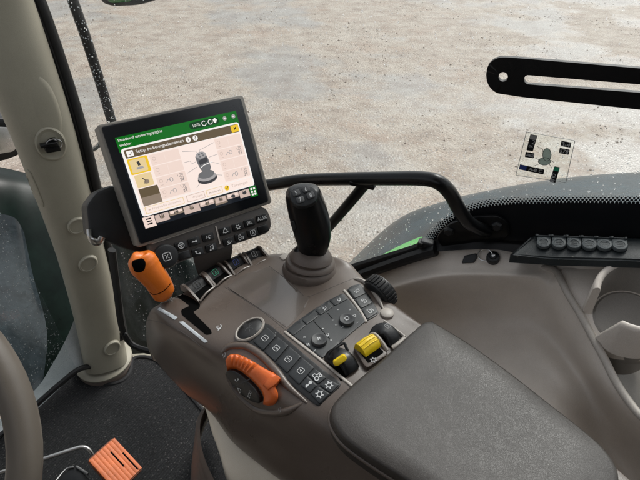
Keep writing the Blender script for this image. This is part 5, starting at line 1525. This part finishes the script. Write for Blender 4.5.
PQ = [(113.5, 437), (143, 469), (118, 494), (87.5, 460)]
PP = Plane(PQ, (Z(113, 440, .11)-CAM).dot(V((0, cp, -sp))))
t = thing('accelerator_pedal', 'orange ribbed pedal plate on the floor mat', 'pedal', Z(115, 468, 0))
bm = BM(); slab(bm, [PP.at(x, y) for x, y in roundpoly(PQ, 3)], PP.n, -.012, 0, .002); pb = obj('pedal_plate', bm, 'pedal_dark', t)
bm = BM()
e1 = (PP.at(*PQ[1])-PP.at(*PQ[0])); e2 = (PP.at(*PQ[3])-PP.at(*PQ[0])); o0 = PP.at(*PQ[0])
for k_ in range(0, 8):
    f = .065+k_*.124
    sweep(bm, [o0+e2*f+e1*.035+PP.n*.0008, o0+e2*f+e1*.965+PP.n*.0008], .0052, .0022, seg=12, up=PP.n, sup=.6)
obj('grip_rib', bm, 'pedal', pb)
bm = BM()
for f, a, b_ in ((.13, .42, .93), (.37, .22, .66)):
    sweep(bm, [o0+e2*f+e1*a+PP.n*.001, o0+e2*f+e1*b_+PP.n*.001], .0026, .0030, seg=8, up=PP.n)
obj('wear_slot', bm, 'hole', pb)
bm = BM(); sweep(bm, [PP.at(115, 470, -.011), Z(112, 475, 0)], .02, seg=12); obj('pedal_stem', bm, 'black', t)
bm = BM(); sweep(bm, cat([Z(-10, 476, .10), Z(42, 459.5, .10), Z(74, 449, .10), Z(83, 447, .098), Z(89, 450, .09), Z(94, 458, .07)], 6), .0052, seg=12)
o = obj('linkage_rod', bm, 'steel', None); tag(o, 'bent bare steel rod between the steering wheel and the orange pedal', 'rod')
t = thing('brake_pedal', 'black pedal with bright metal edges beside the orange pedal', 'pedal', Z(75, 475, 0))
BP_ = [(70, 467.5), (79, 468), (90, 480), (84, 492), (58, 492), (60, 478)]
bm = BM(); slab(bm, [Z(x, y, .09) for x, y in roundpoly(BP_, 2)], UP, -.012, 0, .003); obj('pedal_plate', bm, 'blackgloss', t)
bm = BM(); sweep(bm, cat([Z(54, 484, .092), Z(61, 474.5, .092), Z(67, 468.5, .092), Z(74, 467, .092)], 4), .0022, seg=8); sweep(bm, [Z(76.5, 466.5, .093), Z(88, 474, .093)], .003, seg=8); obj('metal_edge', bm, 'steel', t)
bm = BM(); sweep(bm, [Z(72, 482, .08), Z(72, 490, 0)], .018, seg=12); obj('pedal_stem', bm, 'black', t)

# ================================================================ UNSEEN LIGHT BLOCKERS added around the cab (above, behind and left of the camera)
ROOF = True
if ROOF:
    t = thing('cab_roof_blocker', 'unseen partial cab roof above the driver, added to shade the cab', 'roof', (0, 0, 1.78))
    bm = BM()
    c0 = V((-.25, .05, 1.80))
    box(bm, V((0, 0, 1.93))-FW*.45-RT*.17, FW*.65, RT*.66, UP*.03, .01)  # partial roof, sized for how much sky light it blocks
    obj('roof_blocker_slab', bm, 'pillar', t)
    t = thing('rear_blocker', 'unseen dark panel behind the driver, added to block light from the rear', 'light blocker', -FW*1.0)
    bm = BM(); box(bm, -FW*1.0-RT*.05+UP*.9, FW*.02, RT*.70, UP*.88, .008); obj('rear_blocker_slab', bm, 'panel', t)  # solid panel added to block light from behind
    t = thing('left_blocker', 'unseen opaque panel in place of the glass left door, added to block light', 'door', -RT*.80)
    bm = BM(); box(bm, -RT*.80-FW*.15+UP*.62, FW*.85, RT*.02, UP*.62, .008); obj('left_blocker_slab', bm, 'panel', t)  # opaque where the door is glass, added to darken the console's left side
    t = thing('driver_seat', 'unseen dark driver seat below the camera, added to block light from the left', 'seat', -RT*.20-FW*.42)
    bm = BM(); box(bm, -RT*.22-FW*.42+UP*.42, FW*.24, RT*.25, UP*.07, .04); obj('cushion', bm, 'blackmatte', t)  # unseen seat, added to keep left light off the console
    bm = BM(); box(bm, -RT*.22-FW*.72+UP*.80, FW*.06, RT*.24, UP*.36, .04); obj('backrest', bm, 'blackmatte', t)
    bm = BM(); box(bm, -RT*.22-FW*.45+UP*.18, FW*.17, RT*.18, UP*.17, .02); obj('pedestal', bm, 'panel', t)

# ================================================================ LIGHT AND CAMERA
w = bpy.data.worlds.new('World'); sc.world = w; w.use_nodes = True
nt = w.node_tree; nt.nodes.clear()
sky = nt.nodes.new('ShaderNodeTexSky'); sky.sky_type = 'NISHITA'; sky.sun_disc = False
SUN_EL, SUN_AZ = 48, 35       # azimuth measured from +Y towards +X
sky.sun_elevation = rad(SUN_EL); sky.sun_rotation = rad(SUN_AZ)
sky.air_density = 1.0; sky.dust_density = 4.0; sky.ozone_density = 1.0
hsv = nt.nodes.new('ShaderNodeHueSaturation'); hsv.inputs['Saturation'].default_value = .22; hsv.inputs['Value'].default_value = 1.38
bg = nt.nodes.new('ShaderNodeBackground'); bg.inputs['Strength'].default_value = .15
out = nt.nodes.new('ShaderNodeOutputWorld')
nt.links.new(sky.outputs[0], hsv.inputs['Color']); nt.links.new(hsv.outputs[0], bg.inputs['Color']); nt.links.new(bg.outputs[0], out.inputs[0])
sl = bpy.data.lights.new('sun', 'SUN'); sl.energy = 1.5; sl.angle = rad(16); sl.color = (1, .97, .93)
so = bpy.data.objects.new('sun', sl); C.objects.link(so)
sd = V((math.sin(rad(SUN_AZ))*math.cos(rad(SUN_EL)), math.cos(rad(SUN_AZ))*math.cos(rad(SUN_EL)), math.sin(rad(SUN_EL))))
so.rotation_euler = sd.to_track_quat('Z', 'Y').to_euler()
cd = bpy.data.cameras.new('camera'); co = bpy.data.objects.new('camera', cd); C.objects.link(co)
co.location = CAM; co.rotation_euler = (rad(90-PITCH), 0, 0)
cd.sensor_width = 36; cd.lens = FPX*36/640; cd.clip_start = .02; cd.clip_end = 1500
sc.camera = co
sc.render.engine = 'CYCLES'
sc.render.resolution_x = 1024; sc.render.resolution_y = 768
sc.view_settings.view_transform = 'Standard'; sc.view_settings.look = 'None'; sc.view_settings.exposure = 0
sc.cycles.transparent_max_bounces = 24; sc.cycles.max_bounces = 10
